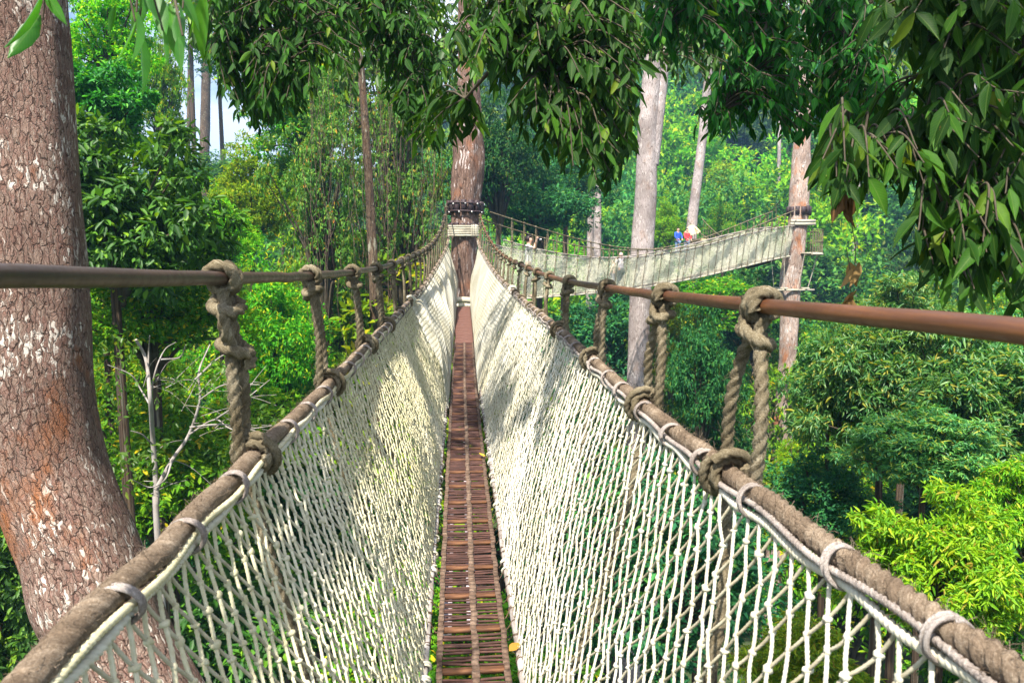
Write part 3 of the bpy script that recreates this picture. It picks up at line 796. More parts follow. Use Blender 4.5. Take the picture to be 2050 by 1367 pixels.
lean_tree, lpts, lrad = landmark_tree('leaning_tree', 'slender pale pink trunk leaning right above the thatched hut', [(1430, 20, 14), (1418, 150, 16), (1408, 260, 18), (1396, 360, 19), (1387, 430, 20), (1384, 475, 22), (1384, 560, 24)], 47, M_['bark_pale'], 16, .3, .03, 13)
landmark_tree('dark_tree', 'slim dark brown trunk among hanging vines left of the platform tree', [(722, 120, 14), (732, 260, 16), (742, 420, 18), (748, 560, 19), (752, 700, 20)], 19.5, M_['bark_dark'], 16, .2, .05, 14)
landmark_tree('grey_tree', 'small grey trunk just left of its twin beyond the platform tree', [(1187, 250, 11), (1185, 330, 11), (1183, 400, 12), (1182, 460, 13)], 52, M_['bark_pale'], 12, .4, .03, 15)
landmark_tree('grey_tree', 'pinkish trunk just right of its twin, close to the pale forked trunk', [(1202, 230, 13), (1198, 310, 14), (1197, 390, 14), (1196, 470, 16)], 50, M_['bark_pale'], 12, .4, .03, 16)
for px, py0, w, d, lab in ((1718, 270, 13, 75, 'hazy pale trunk on the right hillside left of the hanging brown leaves'), (1897, 150, 12, 95, 'thin hazy bluish trunk seen through the right canopy leaves'), (1948, 230, 15, 90, 'pale hazy trunk nearest the right edge behind dark leaves'),
                           (412, 190, 18, 70, 'dark hazy trunk standing in the bright gap at upper left'), (378, 230, 8, 74, 'thin hazy trunk on the left side of the bright gap'), (1560, 300, 7, 80, 'very thin hazy trunk just left of the orange trunk')):
    landmark_tree('hazy_tree', lab, [(px + 3, py0 - 200, w * .8), (px, py0, w), (px - 3, py0 + 140, w * 1.1)], d, M_['bark_pale'] if px > 1000 else M_['bark_dark'], 10, .6, .04, int(px), extra_top=3)


# collar, boards and platform on the bridge tree
def at_trunk(pts, rad, z):
    o = np.argsort(pts[:, 2]); return np.array([np.interp(z, pts[o, 2], pts[o, k]) for k in range(3)]), float(np.interp(z, pts[o, 2], rad[o]))


def zpix(py, d): return P(930, py, d)[2]


def collar(parent, pts, rad, z0, z1, mat, n=16, blocks=True):
    mb = MB(); c0, r0 = at_trunk(pts, rad, (z0 + z1) / 2)
    h = (z1 - z0) / 2
    for k in range(n):
        a = 2 * math.pi * k / n; dx = np.array([math.cos(a), math.sin(a), 0]); ty = np.array([-math.sin(a), math.cos(a), 0])
        box(mb, c0 + dx * (r0 + .055 + rng.uniform(0, .012)) + [0, 0, rng.normal(0, .01)], (.04, math.pi * (r0 + .05) / n * .72, h * rng.uniform(.9, 1.0)), np.stack([dx, ty, [0, 0, 1]]), 0, .006)
    return mb.build('collar', mat, parent), c0, r0


def wire_rings(parent, c, r, zs, rr, mat, name='wire_ring'):
    mb = MB(); a = np.linspace(0, 2 * math.pi, 50)
    for z in zs: sweep(mb, np.stack([c[0] + r * np.cos(a), c[1] + r * np.sin(a), np.full(50, z) + .01 * np.sin(2 * a)], -1), rr, 6)
    mb.build(name, mat, parent)


D = 21.7
col, cc, cr = collar(bridge_tree, bpts, brad, zpix(430, D), zpix(403, D), M_['darkwood'], 15)
wire_rings(bridge_tree, cc, cr + .115, [zpix(409, D), zpix(425, D)], .022, M_['darkwood'], 'hoop')
mb = MB()
for k in range(9):
    a = -math.pi / 2 + (k - 4) * .33; balls(mb, [cc + np.array([math.cos(a), math.sin(a), 0]) * (cr + .13) + [0, 0, zpix(411 + 16 * (k % 2), D) - cc[2]]], .03, 6, 4)
mb.build('bolt', M_['steel'], bridge_tree)
col2, c2, r2 = collar(bridge_tree, bpts, brad, zpix(456, D), zpix(449, D), M_['darkwood'], 15)
# pale board stack lashed across the front
bd = MB(); cb, rb = at_trunk(bpts, brad, zpix(464, D))
for k in range(5):
    z = zpix(473 - k * 4.4, D); box(bd, (cb[0] - .03 + rng.normal(0, .01), cb[1] - rb - .08, z), (.44, .035, .029), None, 0, .006)
bd.build('board_stack', M_['board'], bridge_tree)
lb = MB()
for xo in (.22, .27, .32, .36):
    a = np.linspace(0, 2 * math.pi, 24); sweep(lb, np.stack([np.full(24, cb[0] + xo), cb[1] - rb - .08 + .055 * np.cos(a), zpix(464, D) + .17 * np.sin(a)], -1), .012, 6)
lb.build('board_lashing', M_['net_white'], bridge_tree)


def platform(parent, c, r_in, r_out, z, a0, a1, mat, planks=16, rail=0, net=None):
    mb = MB()
    for k in range(planks):
        a = a0 + (a1 - a0) * (k + .5) / planks; dx = np.array([math.cos(a), math.sin(a), 0]); ty = np.array([-math.sin(a), math.cos(a), 0])
        hw = (a1 - a0) / planks * (r_in + r_out) / 4 * .97
        box(mb, np.array([c[0], c[1], z]) + dx * (r_in + r_out) / 2 + [0, 0, .01 * (k % 2)], ((r_out - r_in) / 2, hw, .03), np.stack([dx, ty, [0, 0, 1]]), 0, .004)
    a = np.linspace(a0, a1, 40); sweep(mb, np.stack([c[0] + r_out * np.cos(a), c[1] + r_out * np.sin(a), np.full(40, z - .035)], -1), .05, 8)
    pf = mb.build('platform', mat, parent)
    if rail:
        rb_ = MB(); n = 22
        for k in range(n + 1):
            b = a0 + (a1 - a0) * k / n; q = np.array([c[0] + r_out * math.cos(b), c[1] + r_out * math.sin(b), z])
            sweep(rb_, [q, q + [0, 0, rail / 2], q + [0, 0, rail]], .014, 6)
        for h in (rail, rail * .5): sweep(rb_, np.stack([c[0] + r_out * np.cos(a), c[1] + r_out * np.sin(a), np.full(40, z + h)], -1), .02, 6)
        rb_.build('platform_rail', M_['rope_olive'], parent)
        if net:
            nb = MB(); m = 60; rows = 12
            b = np.linspace(a0, a1, m); hh = np.linspace(0, rail, rows)
            Q = np.stack(np.broadcast_arrays(c[0] + r_out * np.cos(b)[:, None], c[1] + r_out * np.sin(b)[:, None], z + hh[None]), -1)
            edges(nb, np.concatenate([Q[:-1, :-1].reshape(-1, 3), Q[1:, :-1].reshape(-1, 3)]), np.concatenate([Q[1:, 1:].reshape(-1, 3), Q[:-1, 1:].reshape(-1, 3)]), .005, 3)
            nb.build('platform_net', net, parent)
    return pf


pz = zpix(608, 20.8); pc, pr_ = at_trunk(bpts, brad, pz)
platform(bridge_tree, pc, pr_ + .02, pr_ + 1.0, pz, math.pi * .98, math.pi * 2.2, M_['board'], 26)
# threshold log at the end of the deck
mb = MB(); e0 = railL(20.1); e1 = railR(20.1); sweep(mb, crom([e0 + [-.12, .12, .12], (e0 + e1) / 2 + [0, .12, .15], e1 + [.12, .12, .12]], 8), .085, 10)
mb.build('threshold_log', M_['board'], bridge_tree)

# ------------------------------------------------------------------ second bridge (to the orange tree)
A2 = np.array([.95, 21.9]); B2 = np.array([P(1586, 513, 32.6)[0], P(1586, 513, 32.6)[1] - .2])
dir2 = (B2 - A2) / np.linalg.norm(B2 - A2); nor2 = np.array([-dir2[1], dir2[0]])       # towards the far side
L2 = np.linalg.norm(B2 - A2)


def on_plane(px, py, off=0.0):
    r = ray(px, py); a = A2 + nor2 * off
    # solve r*t = a + dir2*s
    m = np.array([[r[0], -dir2[0]], [r[1], -dir2[1]]]); t, s = np.linalg.solve(m, a)
    return s, (r * t)[2]


def plane_curve(tab, off=0.0):
    q = np.array([on_plane(a, b, off) for a, b in tab]); q = q[np.argsort(q[:, 0])]
    co = np.polyfit(q[:, 0], q[:, 1], 4)
    return lambda s: np.polyval(co, s)


zt = plane_curve([(1000, 479), (1040, 489), (1080, 499), (1120, 505), (1161, 511), (1200, 516), (1241, 519), (1280, 516), (1322, 510), (1360, 501), (1402, 492), (1440, 483), (1483, 473), (1530, 463), (1582, 452)])
zb = plane_curve([(1020, 600), (1058, 599), (1120, 594), (1200, 585), (1250, 581), (1290, 577), (1340, 569), (1386, 559), (1430, 549), (1483, 537), (1540, 523), (1586, 513)])
zc = plane_curve([(966, 422), (1006, 433), (1058, 449), (1106, 465), (1161, 481), (1225, 495), (1274, 500), (1322, 498), (1402, 487), (1451, 477), (1515, 452), (1582, 424)])
bridge2 = empty('rope_bridge', (A2[0], A2[1], float(zb(0))), 'second rope footbridge with greenish white netting sagging towards the orange trunk', 'rope bridge')
HW = .52


def pt2(s, off, z):
    s = np.asarray(s, float); return np.stack([A2[0] + dir2[0] * s + nor2[0] * off, A2[1] + dir2[1] * s + nor2[1] * off, np.broadcast_to(z, s.shape)], -1)


sA = .25; sB = L2 - .1; ss = np.linspace(sA, sB, 300)
for side, (ot, ob) in enumerate(((0.0, .16), (2 * HW, 2 * HW - .16))):
    rows = 26; n = int((sB - sA) / .055)
    ii, jj = np.meshgrid(np.arange(n), np.arange(rows + 1), indexing='ij'); S = sA + (ii + .5 * (jj % 2)) * .055; T = jj / rows
    Z = zt(S) * (1 - T) + zb(S) * T; O = ot * (1 - T) + ob * T + .05 * np.sin(S * 2.1 + T * 4) * np.sin(T * 3.14) + .02 * np.sin(S * 7)
    N = np.stack([A2[0] + dir2[0] * S + nor2[0] * O, A2[1] + dir2[1] * S + nor2[1] * O, Z - .015 * np.abs(np.sin(S * 6)) * (1 - T)], -1)
    N += rng.normal(0, .004, N.shape)
    A = []; B = []
    for j in range(rows):
        if j % 2 == 0: A += [N[:, j], N[1:, j]]; B += [N[:, j + 1], N[:-1, j + 1]]
        else: A += [N[:, j], N[:-1, j]]; B += [N[:, j + 1], N[1:, j + 1]]
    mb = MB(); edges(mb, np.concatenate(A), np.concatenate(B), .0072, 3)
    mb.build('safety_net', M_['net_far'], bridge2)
    mb = MB(); sweep(mb, pt2(ss, ot, zt(ss)), .022, 7); mb.build('top_rope', M_['lash'], bridge2)
    mb = MB(); sweep(mb, pt2(ss, ob, zb(ss)), .03, 7); mb.build('deck_rail', M_['board'], bridge2)
    cz = zc(ss) - (0 if side == 0 else .04)
    mb = MB(); sweep(mb, pt2(np.linspace(-.3, L2, 200), ot - (.06 if side == 0 else -.06), zc(np.linspace(-.3, L2, 200))), .018, 7); mb.build('hand_cable', M_['rope_olive'], bridge2)
    for k, s in enumerate(np.arange(.5, L2 - .3, .47)):
        s += rng.uniform(-.05, .05); a = pt2(s, ot - (.06 if side == 0 else -.06), zc(s)); m = pt2(s + rng.uniform(-.03, .03), ot - (.04 if side == 0 else -.04), zt(s)); b = pt2(s + rng.uniform(-.06, .06), ob - (.05 if side == 0 else -.05), zb(s) - .02)
        mb = MB(); sweep(mb, crom([a, (a + m) / 2 + rng.normal(0, .015, 3), m, (m + b) / 2, b], 4), .012, 6)
        if zc(s) - zt(s) > .15: sweep(mb, crom([a + [dir2[0] * .03, dir2[1] * .03, 0], (a + m) / 2 + [dir2[0] * .045, dir2[1] * .045, 0], m], 4), .010, 6)
        balls(mb, [a, m], .035, 6, 4)
        if rng.random() < .6: sweep(mb, crom([m, m + [.07, 0, -.05], m + [.10, -.02, -.16 - rng.uniform(0, .1)]], 4), .007, 5)
        mb.build('hanger_rope', M_['rope_olive'], bridge2)
mb = MB()
for s in np.arange(sA, sB, .13):
    sl = float(zb(s + .1) - zb(s - .1)) / .2
    t3 = nrm(np.array([dir2[0], dir2[1], sl])); x3 = np.array([nor2[0], nor2[1], 0]); z3 = np.cross(t3, -x3)
    box(mb, pt2(s, HW, zb(s) - .01), (HW - .17, .05, .015), np.stack([x3, t3, z3]))
mb.build('deck', M_['slat'], bridge2)

# orange tree fittings
D2 = 33
cA, rA = at_trunk(opts, orad, zpix(447, D2))
pzo = P(1590, 508, D2)[2]; cO, rO = at_trunk(opts, orad, pzo)
platform(orange_tree, cO, rO + .02, rO + .72, pzo, -math.pi * .42, math.pi * .5, M_['board'], 16, 1.0)
mb = MB()
for k in range(2): box(mb, (cA[0], cA[1] - rA - .05, zpix(444 + 6 * k, D2)), (.56, .05, .06), None, 0, .008)
mb.build('board_stack', M_['board'], orange_tree)
collar(orange_tree, opts, orad, zpix(432, D2), zpix(414, D2), M_['darkwood'], 12)
zr = zpix(580, D2); cR, rR = at_trunk(opts, orad, zr)
mb = MB()
for sx in (-1, 1):
    box(mb, (cR[0], cR[1] + sx * (rR + .05), zr), (.85, .04, .035)); box(mb, (cR[0] + sx * (rR + .05), cR[1], zr + .07), (.04, .75, .035))
for a in np.linspace(0, 2 * math.pi, 8, endpoint=False):
    p0 = np.array([cR[0] + .75 * math.cos(a), cR[1] + .7 * math.sin(a), zr]); p1 = np.array([cO[0] + (rO + .6) * math.cos(a), cO[1] + (rO + .6) * math.sin(a), pzo - .04])
    sweep(mb, [p0, (p0 + p1) / 2, p1], .012, 5)
mb.build('brace_frame', M_['board'], orange_tree)

# ------------------------------------------------------------------ third walkway and hut on the leaning tree
H3 = P(1388, 514, 46.5); E3 = P(1580, 506, 34.2)
bridge3 = empty('rope_bridge', H3, 'distant rope footbridge half hidden behind the second one, running from the hut', 'rope bridge')
n = 160; q = np.linspace(0, 1, n); base3 = H3[None] * (1 - q)[:, None] + E3[None] * q[:, None]; base3[:, 2] -= .75 * np.sin(q * math.pi)
sd3 = nrm(np.cross(E3 - H3, [0, 0, 1.0]))
for s3 in (-.5, .5):
    T = np.linspace(0, 1.0, 14); Q = base3[:, None] + (sd3 * s3)[None, None] * (.4 + .6 * T)[None, :, None] + np.array([0, 0, 1.0])[None, None] * T[None, :, None]
    mb = MB(); edges(mb, np.concatenate([Q[:-1, :-1].reshape(-1, 3), Q[1:, :-1].reshape(-1, 3)]), np.concatenate([Q[1:, 1:].reshape(-1, 3), Q[:-1, 1:].reshape(-1, 3)]), .008, 3)
    mb.build('safety_net', M_['net_far'], bridge3)
    mb = MB(); cab = base3 + sd3 * s3 + np.array([0, 0, 1.0]) * (1.45 + .9 * (2 * q[:, None] - 1)**2); sweep(mb, cab, .02, 6); mb.build('hand_cable', M_['rope_olive'], bridge3)
    mb = MB(); sweep(mb, Q[:, -1], .024, 6); mb.build('top_rope', M_['lash'], bridge3)
    for k in range(4, n - 4, 5):
        mb = MB(); sweep(mb, [cab[k], (cab[k] + Q[k, -1]) / 2, Q[k, -1], Q[k, 0]], .014, 5); mb.build('hanger_rope', M_['rope_olive'], bridge3)
mb = MB()
for k in range(0, n, 2): box(mb, base3[k], (.22, .07, .015), np.stack([sd3, nrm(E3 - H3), np.cross(sd3, nrm(E3 - H3))]))
mb.build('deck', M_['slat'], bridge3)

hc, hr = at_trunk(lpts, lrad, H3[2])
platform(lean_tree, hc, hr + .02, hr + 2.1, H3[2] - .02, math.pi * .8, math.pi * 2.25, M_['board'], 28)
# umbrella-like thatched shelter: shaded disc with ribs on a post
S0 = P(1384, 495, 45.2); S0[2] = H3[2]
umb = empty('parasol', S0, 'pale thatched parasol held beside the leaning trunk over two people', 'parasol')
mb = MB(); sweep(mb, [S0, S0 + [0, 0, .8], S0 + [.02, 0, 1.86]], .022, 8); mb.build('pole', M_['twig'], umb)
mb = MB(); rr_ = np.linspace(.02, 1, 10); th = np.linspace(0, 2 * math.pi, 32, endpoint=False)
Rg, Tg = np.meshgrid(rr_, th, indexing='ij')
dome = np.stack([.5 * Rg * np.cos(Tg), .5 * Rg * np.sin(Tg), .46 * (1 - Rg**1.8) - .03 * np.abs(np.sin(Tg * 4)) * Rg**3], -1)
tilt = np.array(Matrix.Rotation(R(-14), 3, 'Y') @ Matrix.Rotation(R(12), 3, 'X'))
top = dome @ tilt.T + S0 + [.02, 0, 1.42]; bot = top - [0, 0, .02]
i = np.arange(9)[:, None] * 32; j = np.arange(32)[None]; fq = np.stack([i + j, i + (j + 1) % 32, i + 32 + (j + 1) % 32, i + 32 + j], -1).reshape(-1, 4)
mb.add(top.reshape(-1, 3), fq[:, ::-1]); mb.add(bot.reshape(-1, 3), fq)
e = np.arange(32); k0 = 9 * 32; fr_ = np.stack([k0 + e, k0 + (e + 1) % 32, k0 + 320 + (e + 1) % 32, k0 + 320 + e], -1)
mb.add(np.vstack([top.reshape(-1, 3), bot.reshape(-1, 3)]), fr_)
mb.build('canopy', M_['thatch'], umb)
# timber crate / hut box behind the people
hb = P(1398, 487, 46.0); hb[2] = H3[2] + .4
hut = empty('timber_cabin', (hb[0], hb[1], H3[2]), 'small timber cabin built against the leaning trunk beside the parasol', 'cabin')
mb = MB()
for k in range(6): box(mb, (hb[0], hb[1] - .42, H3[2] + .09 + k * .15), (.36, .02, .07), None, 0, .006)
for k in range(6): box(mb, (hb[0] + .38, hb[1], H3[2] + .09 + k * .15), (.02, .42, .07), None, 0, .006); box(mb, (hb[0] - .38, hb[1], H3[2] + .09 + k * .15), (.02, .42, .07), None, 0, .006)
mb.build('wall', M_['board'], hut)
mb = MB(); box(mb, (hb[0], hb[1], H3[2] + .98), (.52, .56, .03), None, 0, .01); box(mb, (hb[0], hb[1], H3[2] + 1.03), (.48, .52, .02), None, 0, .01); mb.build('roof', M_['thatch'], hut)


# ------------------------------------------------------------------ people
def skin_obj(name, verts, rad, edg, mat, parent, sub=2, root=0):
    me = bpy.data.meshes.new(name); me.from_pydata([tuple(map(float, v)) for v in verts], edg, []); me.update(); me.materials.append(mat)
    o = bpy.data.objects.new(name, me); C.objects.link(o); o.parent = parent
    o.modifiers.new('Skin', 'SKIN'); sv = me.skin_vertices[0].data
    for k, r in enumerate(rad):
        sv[k].radius = r if isinstance(r, tuple) else (r, r); sv[k].use_root = (k == root)
    o.modifiers['Skin'].use_smooth_shade = True
    s = o.modifiers.new('Sub', 'SUBSURF'); s.levels = sub; s.render_levels = sub
    return o


def person(loc, facing, h, label, skin, shirt, trousers, hair, pose, bald=False, sleeves='short', shirt2=None):
    """facing: angle of the gaze in plan (0 = +X); pose gives elbows and hands in body space (x forward, y left, z up) for height 1"""
    e = empty('person', loc, label, 'person', 'people on the far walkways'); e.rotation_euler = (0, 0, facing); e.scale = (h, h, h)
    eL, hL, eR, hR = [np.array(v, float) for v in pose]
    sL = np.array([0, .108, .815]); sR = np.array([0, -.108, .815])

    def arm(sh, el, ha):
        d = nrm(ha - el); s = nrm(np.cross(d, [0, 0, 1.0]) + .001)
        return [sh, el, ha, ha + d * .045]
    v = [(0, 0, .52), (.004, 0, .62), (.006, 0, .74), (.0, 0, .83), (.004, 0, .865), (.012, 0, .905), (.016, 0, .945), (.004, 0, .982),   # 0-7 spine, neck, head
         (0, .055, .50), (.008, .06, .28), (-.004, .062, .05), (.075, .07, .018), (0, -.055, .50), (.008, -.06, .28), (-.004, -.062, .05), (.075, -.07, .018)]
    rad = [(.082, .062), (.072, .056), (.082, .06), (.05, .042), .034, (.048, .052), (.055, .062), (.036, .042), .052, .036, .024, .018, .052, .036, .024, .018]
    ed = [(0, 1), (1, 2), (2, 3), (3, 4), (4, 5), (5, 6), (6, 7), (0, 8), (8, 9), (9, 10), (10, 11), (0, 12), (12, 13), (13, 14), (14, 15)]
    for sh, el, ha in ((sL, eL, hL), (sR, eR, hR)):
        a = arm(sh, el, ha); k = len(v); v += [tuple(x) for x in a]; rad += [.030, .024, .016, .018]
        ed += [(3, k), (k, k + 1), (k + 1, k + 2), (k + 2, k + 3)]
        d = nrm(ha - el); s1 = nrm(np.cross(d, [.3, .2, 1.0])); b = a[3]
        for q, (o_, ln) in enumerate(((-.016, .03), (-.006, .038), (.005, .035), (.015, .027))):       # fingers, curled
            k2 = len(v); v += [tuple(b + s1 * o_ + d * .012), tuple(b + s1 * o_ + d * ln + np.cross(d, s1) * .012)]; rad += [.0062, .005]; ed += [(k + 3, k2), (k2, k2 + 1)]
        k2 = len(v); v += [tuple(ha + d * .015 + s1 * -.026 + np.cross(d, s1) * .01)]; rad += [.007]; ed += [(k + 2, k2)]
    body = skin_obj('body', v, rad, ed, skin, e)
    # face
    fm = MB(); balls(fm, [(.066, .019, .948), (.066, -.019, .948)], .0055, 8, 6, 0)
    fo = fm.build('eyes', eyem); fo.parent = e
    fm = MB(); v_ = [(.066, 0, .957), (.083, 0, .934), (.068, .010, .930), (.068, -.010, .930)]; fm.add(v_, [(0, 2, 1), (0, 1, 3), (1, 2, 3)])
    no = fm.build('nose', skin); no.parent = e
    # clothing
    k1 = .45 if sleeves == 'short' else .96
    sv_ = [(0, 0, .50), (.004, 0, .62), (.006, 0, .74), (0, 0, .83)]; sr = [(.092, .072), (.083, .067), (.092, .07), (.058, .05)]; se = [(0, 1), (1, 2), (2, 3)]
    for sh, el, ha in ((sL, eL, hL), (sR, eR, hR)):
        k = len(sv_); sv_ += [tuple(sh), tuple(sh + (el - sh) * (.8 if sleeves == 'short' else 1))]; sr += [.04, .034]; se += [(3, k), (k, k + 1)]
        if sleeves != 'short': sv_ += [tuple(el + (ha - el) * .9)]; sr += [.024]; se += [(k + 1, k + 2)]
    skin_obj('shirt', sv_, sr, se, shirt, e)
    tv = [(0, 0, .53), (0, .055, .49), (.008, .06, .28), (-.004, .062, .06), (0, -.055, .49), (.008, -.06, .28), (-.004, -.062, .06)]
    skin_obj('trousers', tv, [(.088, .068), .064, .048, .036, .064, .048, .036], [(0, 1), (1, 2), (2, 3), (0, 4), (4, 5), (5, 6)], trousers, e)
    sh_ = MB()
    for y_ in (.066, -.066):
        balls(sh_, [(.03, y_, .016)], .001, 8, 6, 0); vv = sh_.v[-1]; vv[:] = (vv - [.03, y_, .016]) * [58, 22, 17] + [.03, y_, .016]
    so = sh_.build('shoes', plain('dark_shoe', (.05, .045, .045))); so.parent = e
    hm = MB(); bv, f3, f4 = ball_template(18, 14)
    vv = bv * [.066, .061, .068] * (1 + .04 * rng.uniform(-1, 1, (len(bv), 1))) + [.006, 0, .952]
    keep = (bv[:, 2] > (-.55 - .0) ) & ~((bv[:, 0] > .35) & (bv[:, 2] < .52)) if not bald else (bv[:, 2] > -.5) & (bv[:, 2] < .25) & (bv[:, 0] < .1)
    f3 = f3[keep[f3].all(1)]; f4 = f4[keep[f4].all(1)]
    if len(f3): hm.add(vv, f3)
    hm.add(vv, f4); ho = hm.build('hair', hair); ho.parent = e
    so_m = ho.modifiers.new('Solid', 'SOLIDIFY'); so_m.thickness = .008
    return e


eyem = plain('eye_dark', (.03, .02, .02), .3)
skinm = simple('warm_skin', [(.3, (.42, .24, .17)), (.7, (.58, .37, .28))], 12, .55, .05, .001)
m_str, nt, b, _ = material('pink_striped_shirt')
wv = nt.nodes.new('ShaderNodeTexWave'); wv.bands_direction = 'Z'; wv.inputs['Scale'].default_value = 9.0; wv.inputs['Distortion'].default_value = .4
nt.links.new(coord(nt), wv.inputs['Vector']); nt.links.new(ramp(nt, wv.outputs[0], [(.4, (.78, .74, .80)), (.6, (.42, .30, .46))]), b.inputs['Base Color']); b.inputs['Roughness'].default_value = .9
hairm = plain('dark_hair', (.02, .012, .012), .45); greyhair = plain('pinkish_scalp_hair', (.40, .30, .27), .7)
raised = ((.10, .15, .80), (.135, .05, .935), (.10, -.15, .80), (.135, -.05, .935))
s1, z1 = on_plane(1058, 520, HW * .6)
fp = pt2(s1, HW * .6, zb(s1) + .015); vd = math.atan2(-.25, 1); h1 = float(np.clip(P(1061, 474, proj(fp)[2])[2] - fp[2], 1.5, 1.92))
person(fp, vd + .1, h1, 'dark haired person raising a camera on the second bridge beside the platform tree', skinm, plain('grey_shirt', (.55, .55, .6)), plain('slate_trousers', (.08, .09, .12)), hairm, raised)
for (pp_, fc, hh, lab) in ((fp, vd + .1, h1, 'small black camera held up by the dark haired person'),):
    cm = empty('camera', pp_ + np.array([math.cos(fc), math.sin(fc), 0]) * (.16 * hh) + [0, 0, .95 * hh], lab, 'camera'); ca = np.array([[math.cos(fc), math.sin(fc), 0], [-math.sin(fc), math.cos(fc), 0], [0, 0, 1]])
    mb = MB(); c_ = np.array(cm.location); box(mb, c_, (.03, .065, .045), ca, 0, .008); mb.build('camera_body', plain('black_plastic', (.03, .03, .035), .4), cm)
    mb = MB(); sweep(mb, [c_ + ca[0] * .03, c_ + ca[0] * .06, c_ + ca[0] * .1], .035, 14); mb.build('camera_lens', plain('grey_lens', (.4, .4, .42), .3), cm)
s2, z2 = on_plane(1243, 545, HW * .5)
fp2 = pt2(s2, HW * .5, zb(s2) + .015); up_ = P(1249, 507, proj(fp2)[2])
person(fp2, R(115), float(np.clip(up_[2] - fp2[2], 1.1, 1.7)), 'person in striped pink shirt and grey trousers at the low point of the second bridge', skinm, m_str, plain('grey_trousers', (.13, .15, .14)), greyhair, ((.10, .13, .70), (.14, .06, .83), (.06, -.15, .68), (.13, -.08, .80)))
s3_, z3_ = on_plane(1229, 555, HW * 1.15)
fp3 = pt2(s3_, HW * 1.15, zb(s3_) + .015)
person(fp3, R(150), 1.02, 'small child in beige shirt behind the net next to the striped shirt', skinm, plain('beige_shirt', (.5, .38, .28)), plain('pale_trousers', (.4, .4, .42)), hairm, ((.05, .15, .66), (.1, .13, .52), (.05, -.15, .66), (.1, -.13, .52)))
for px, py, d, fc, hh, lab, sh in ((1357, 476, 44.4, -1.3, 1.35, 'person in bright blue jacket left of the parasol', plain('blue_jacket', (.03, .09, .55))), (1375, 480, 44.0, -1.2, 1.3, 'person in red and white jacket under the parasol', plain('red_jacket', (.6, .05, .06)))):
    q = P(px, py, d); q[2] = H3[2] + .015
    person(q, fc, hh * 1.2, lab, skinm, sh, plain('blue_jeans', (.12, .2, .35)), hairm, ((.06, .14, .66), (.16, .08, .60), (.06, -.14, .66), (.16, -.08, .60)), sleeves='long')

#FOLIAGE
HAZE_D = .0009; EXPO = 1.6
# ------------------------------------------------------------------ foliage
def crown_mesh(name, seed, mats, clumps, tips, per, ll, lw, kind=1, droop=.35, flat=1.0, clump_r=.3, spread=.9, limbs=True, holes=.0):
    """unit crown: limbs > clumps > twig tips > leaf rosettes"""
    g = np.random.default_rng(seed); mb = MB()
    d = nrm(g.normal(0, 1, (clumps, 3))); d[:, 2] = np.where(d[:, 2] < -.85, -d[:, 2], d[:, 2])
    rad = (.38 + .62 * g.random(clumps)**.55) * g.uniform(.82, 1.22, clumps) * (.82 + .24 * np.sin(3 * np.arctan2(d[:, 1], d[:, 0]) + seed) + .16 * np.sin(5 * d[:, 2] + 2 * seed))
    cc_ = d * rad[:, None] * [1, 1, flat] * .85
    cr_ = clump_r * g.uniform(.6, 1.25, clumps)
    ci = np.repeat(np.arange(clumps), tips); nT = len(ci)
    u = nrm(g.normal(0, 1, (nT, 3)) + d[ci] * .55 + [0, 0, .35]); tr_ = cr_[ci] * (.45 + .6 * g.random(nT)**.7)
    tip = cc_[ci] + u * tr_[:, None] * [1, 1, .72]
    ti = np.repeat(np.arange(nT), per); n = len(ti)
    ax = nrm(u[ti] * .55 + nrm(g.normal(0, 1, (n, 3))) * spread + [0, 0, -droop])
    nm = nrm(np.array([0, 0, 1.0]) + u[ti] * .55 + g.normal(0, .32, (n, 3)))
    nm = np.where(np.abs((nm * ax).sum(1, keepdims=True)) > .95, nm + [.5, .2, 0], nm)
    base = tip[ti] + g.normal(0, ll * .22, (n, 3))
    L = ll * g.uniform(.6, 1.25, n)
    leaves(mb, base, ax, nm, L, L * lw * g.uniform(.8, 1.2, n), kind)
    if limbs:
        for k in range(0, clumps, 2 if clumps > 40 else 1):
            a = np.array([0, 0, -.95 * flat]); m = cc_[k] * .45 + [0, 0, -.28 * flat]
            pth = crom([a, m * .6 + a * .3, m, cc_[k]], 4); sweep(mb, pth, np.linspace(.03, .006, len(pth)), 5, mi=1, caps=False)
    return mb.mesh(name, mats)


def tm(k): return [G[k], M_['twig']]


V = {}
V['glossy'] = [crown_mesh('crown', 21 + s, tm('dark'), 58, 26, 7, .105, .36, 1, .55, 1.0, .26) for s in range(2)]
V['fine'] = [crown_mesh('crown', 31 + s, tm('mid'), 95, 30, 7, .062, .38, 1, .3, 1.0, .24) for s in range(3)]
V['yellow'] = [crown_mesh('crown', 41 + s, tm('yellow'), 85, 28, 7, .066, .38, 1, .35, 1.0, .24) for s in range(2)]
V['teal'] = [crown_mesh('crown', 51 + s, tm('teal'), 90, 26, 6, .07, .4, 1, .35, 1.0, .25) for s in range(2)]
V['bush'] = [crown_mesh('crown', 61, tm('bush'), 80, 26, 9, .098, .24, 1, .55, .95, .22, .95)]
V['feather'] = [crown_mesh('crown', 71, tm('feather'), 110, 24, 11, .105, .2, 1, .5, 1.0, .25, .8)]
V['vine'] = [crown_mesh('crown', 81 + s, tm('vine'), 120, 24, 6, .05, .45, 1, .7, 1.5, .2) for s in range(2)]
V['far'] = [crown_mesh('crown', 91 + s, tm('far'), 70, 22, 4, .085, .45, 0, .3, 1.0, .27, limbs=False) for s in range(4)]
V['fary'] = [crown_mesh('crown', 101 + s, tm('yellow'), 60, 22, 4, .08, .45, 0, .3, 1.0, .27, limbs=False) for s in range(1)]


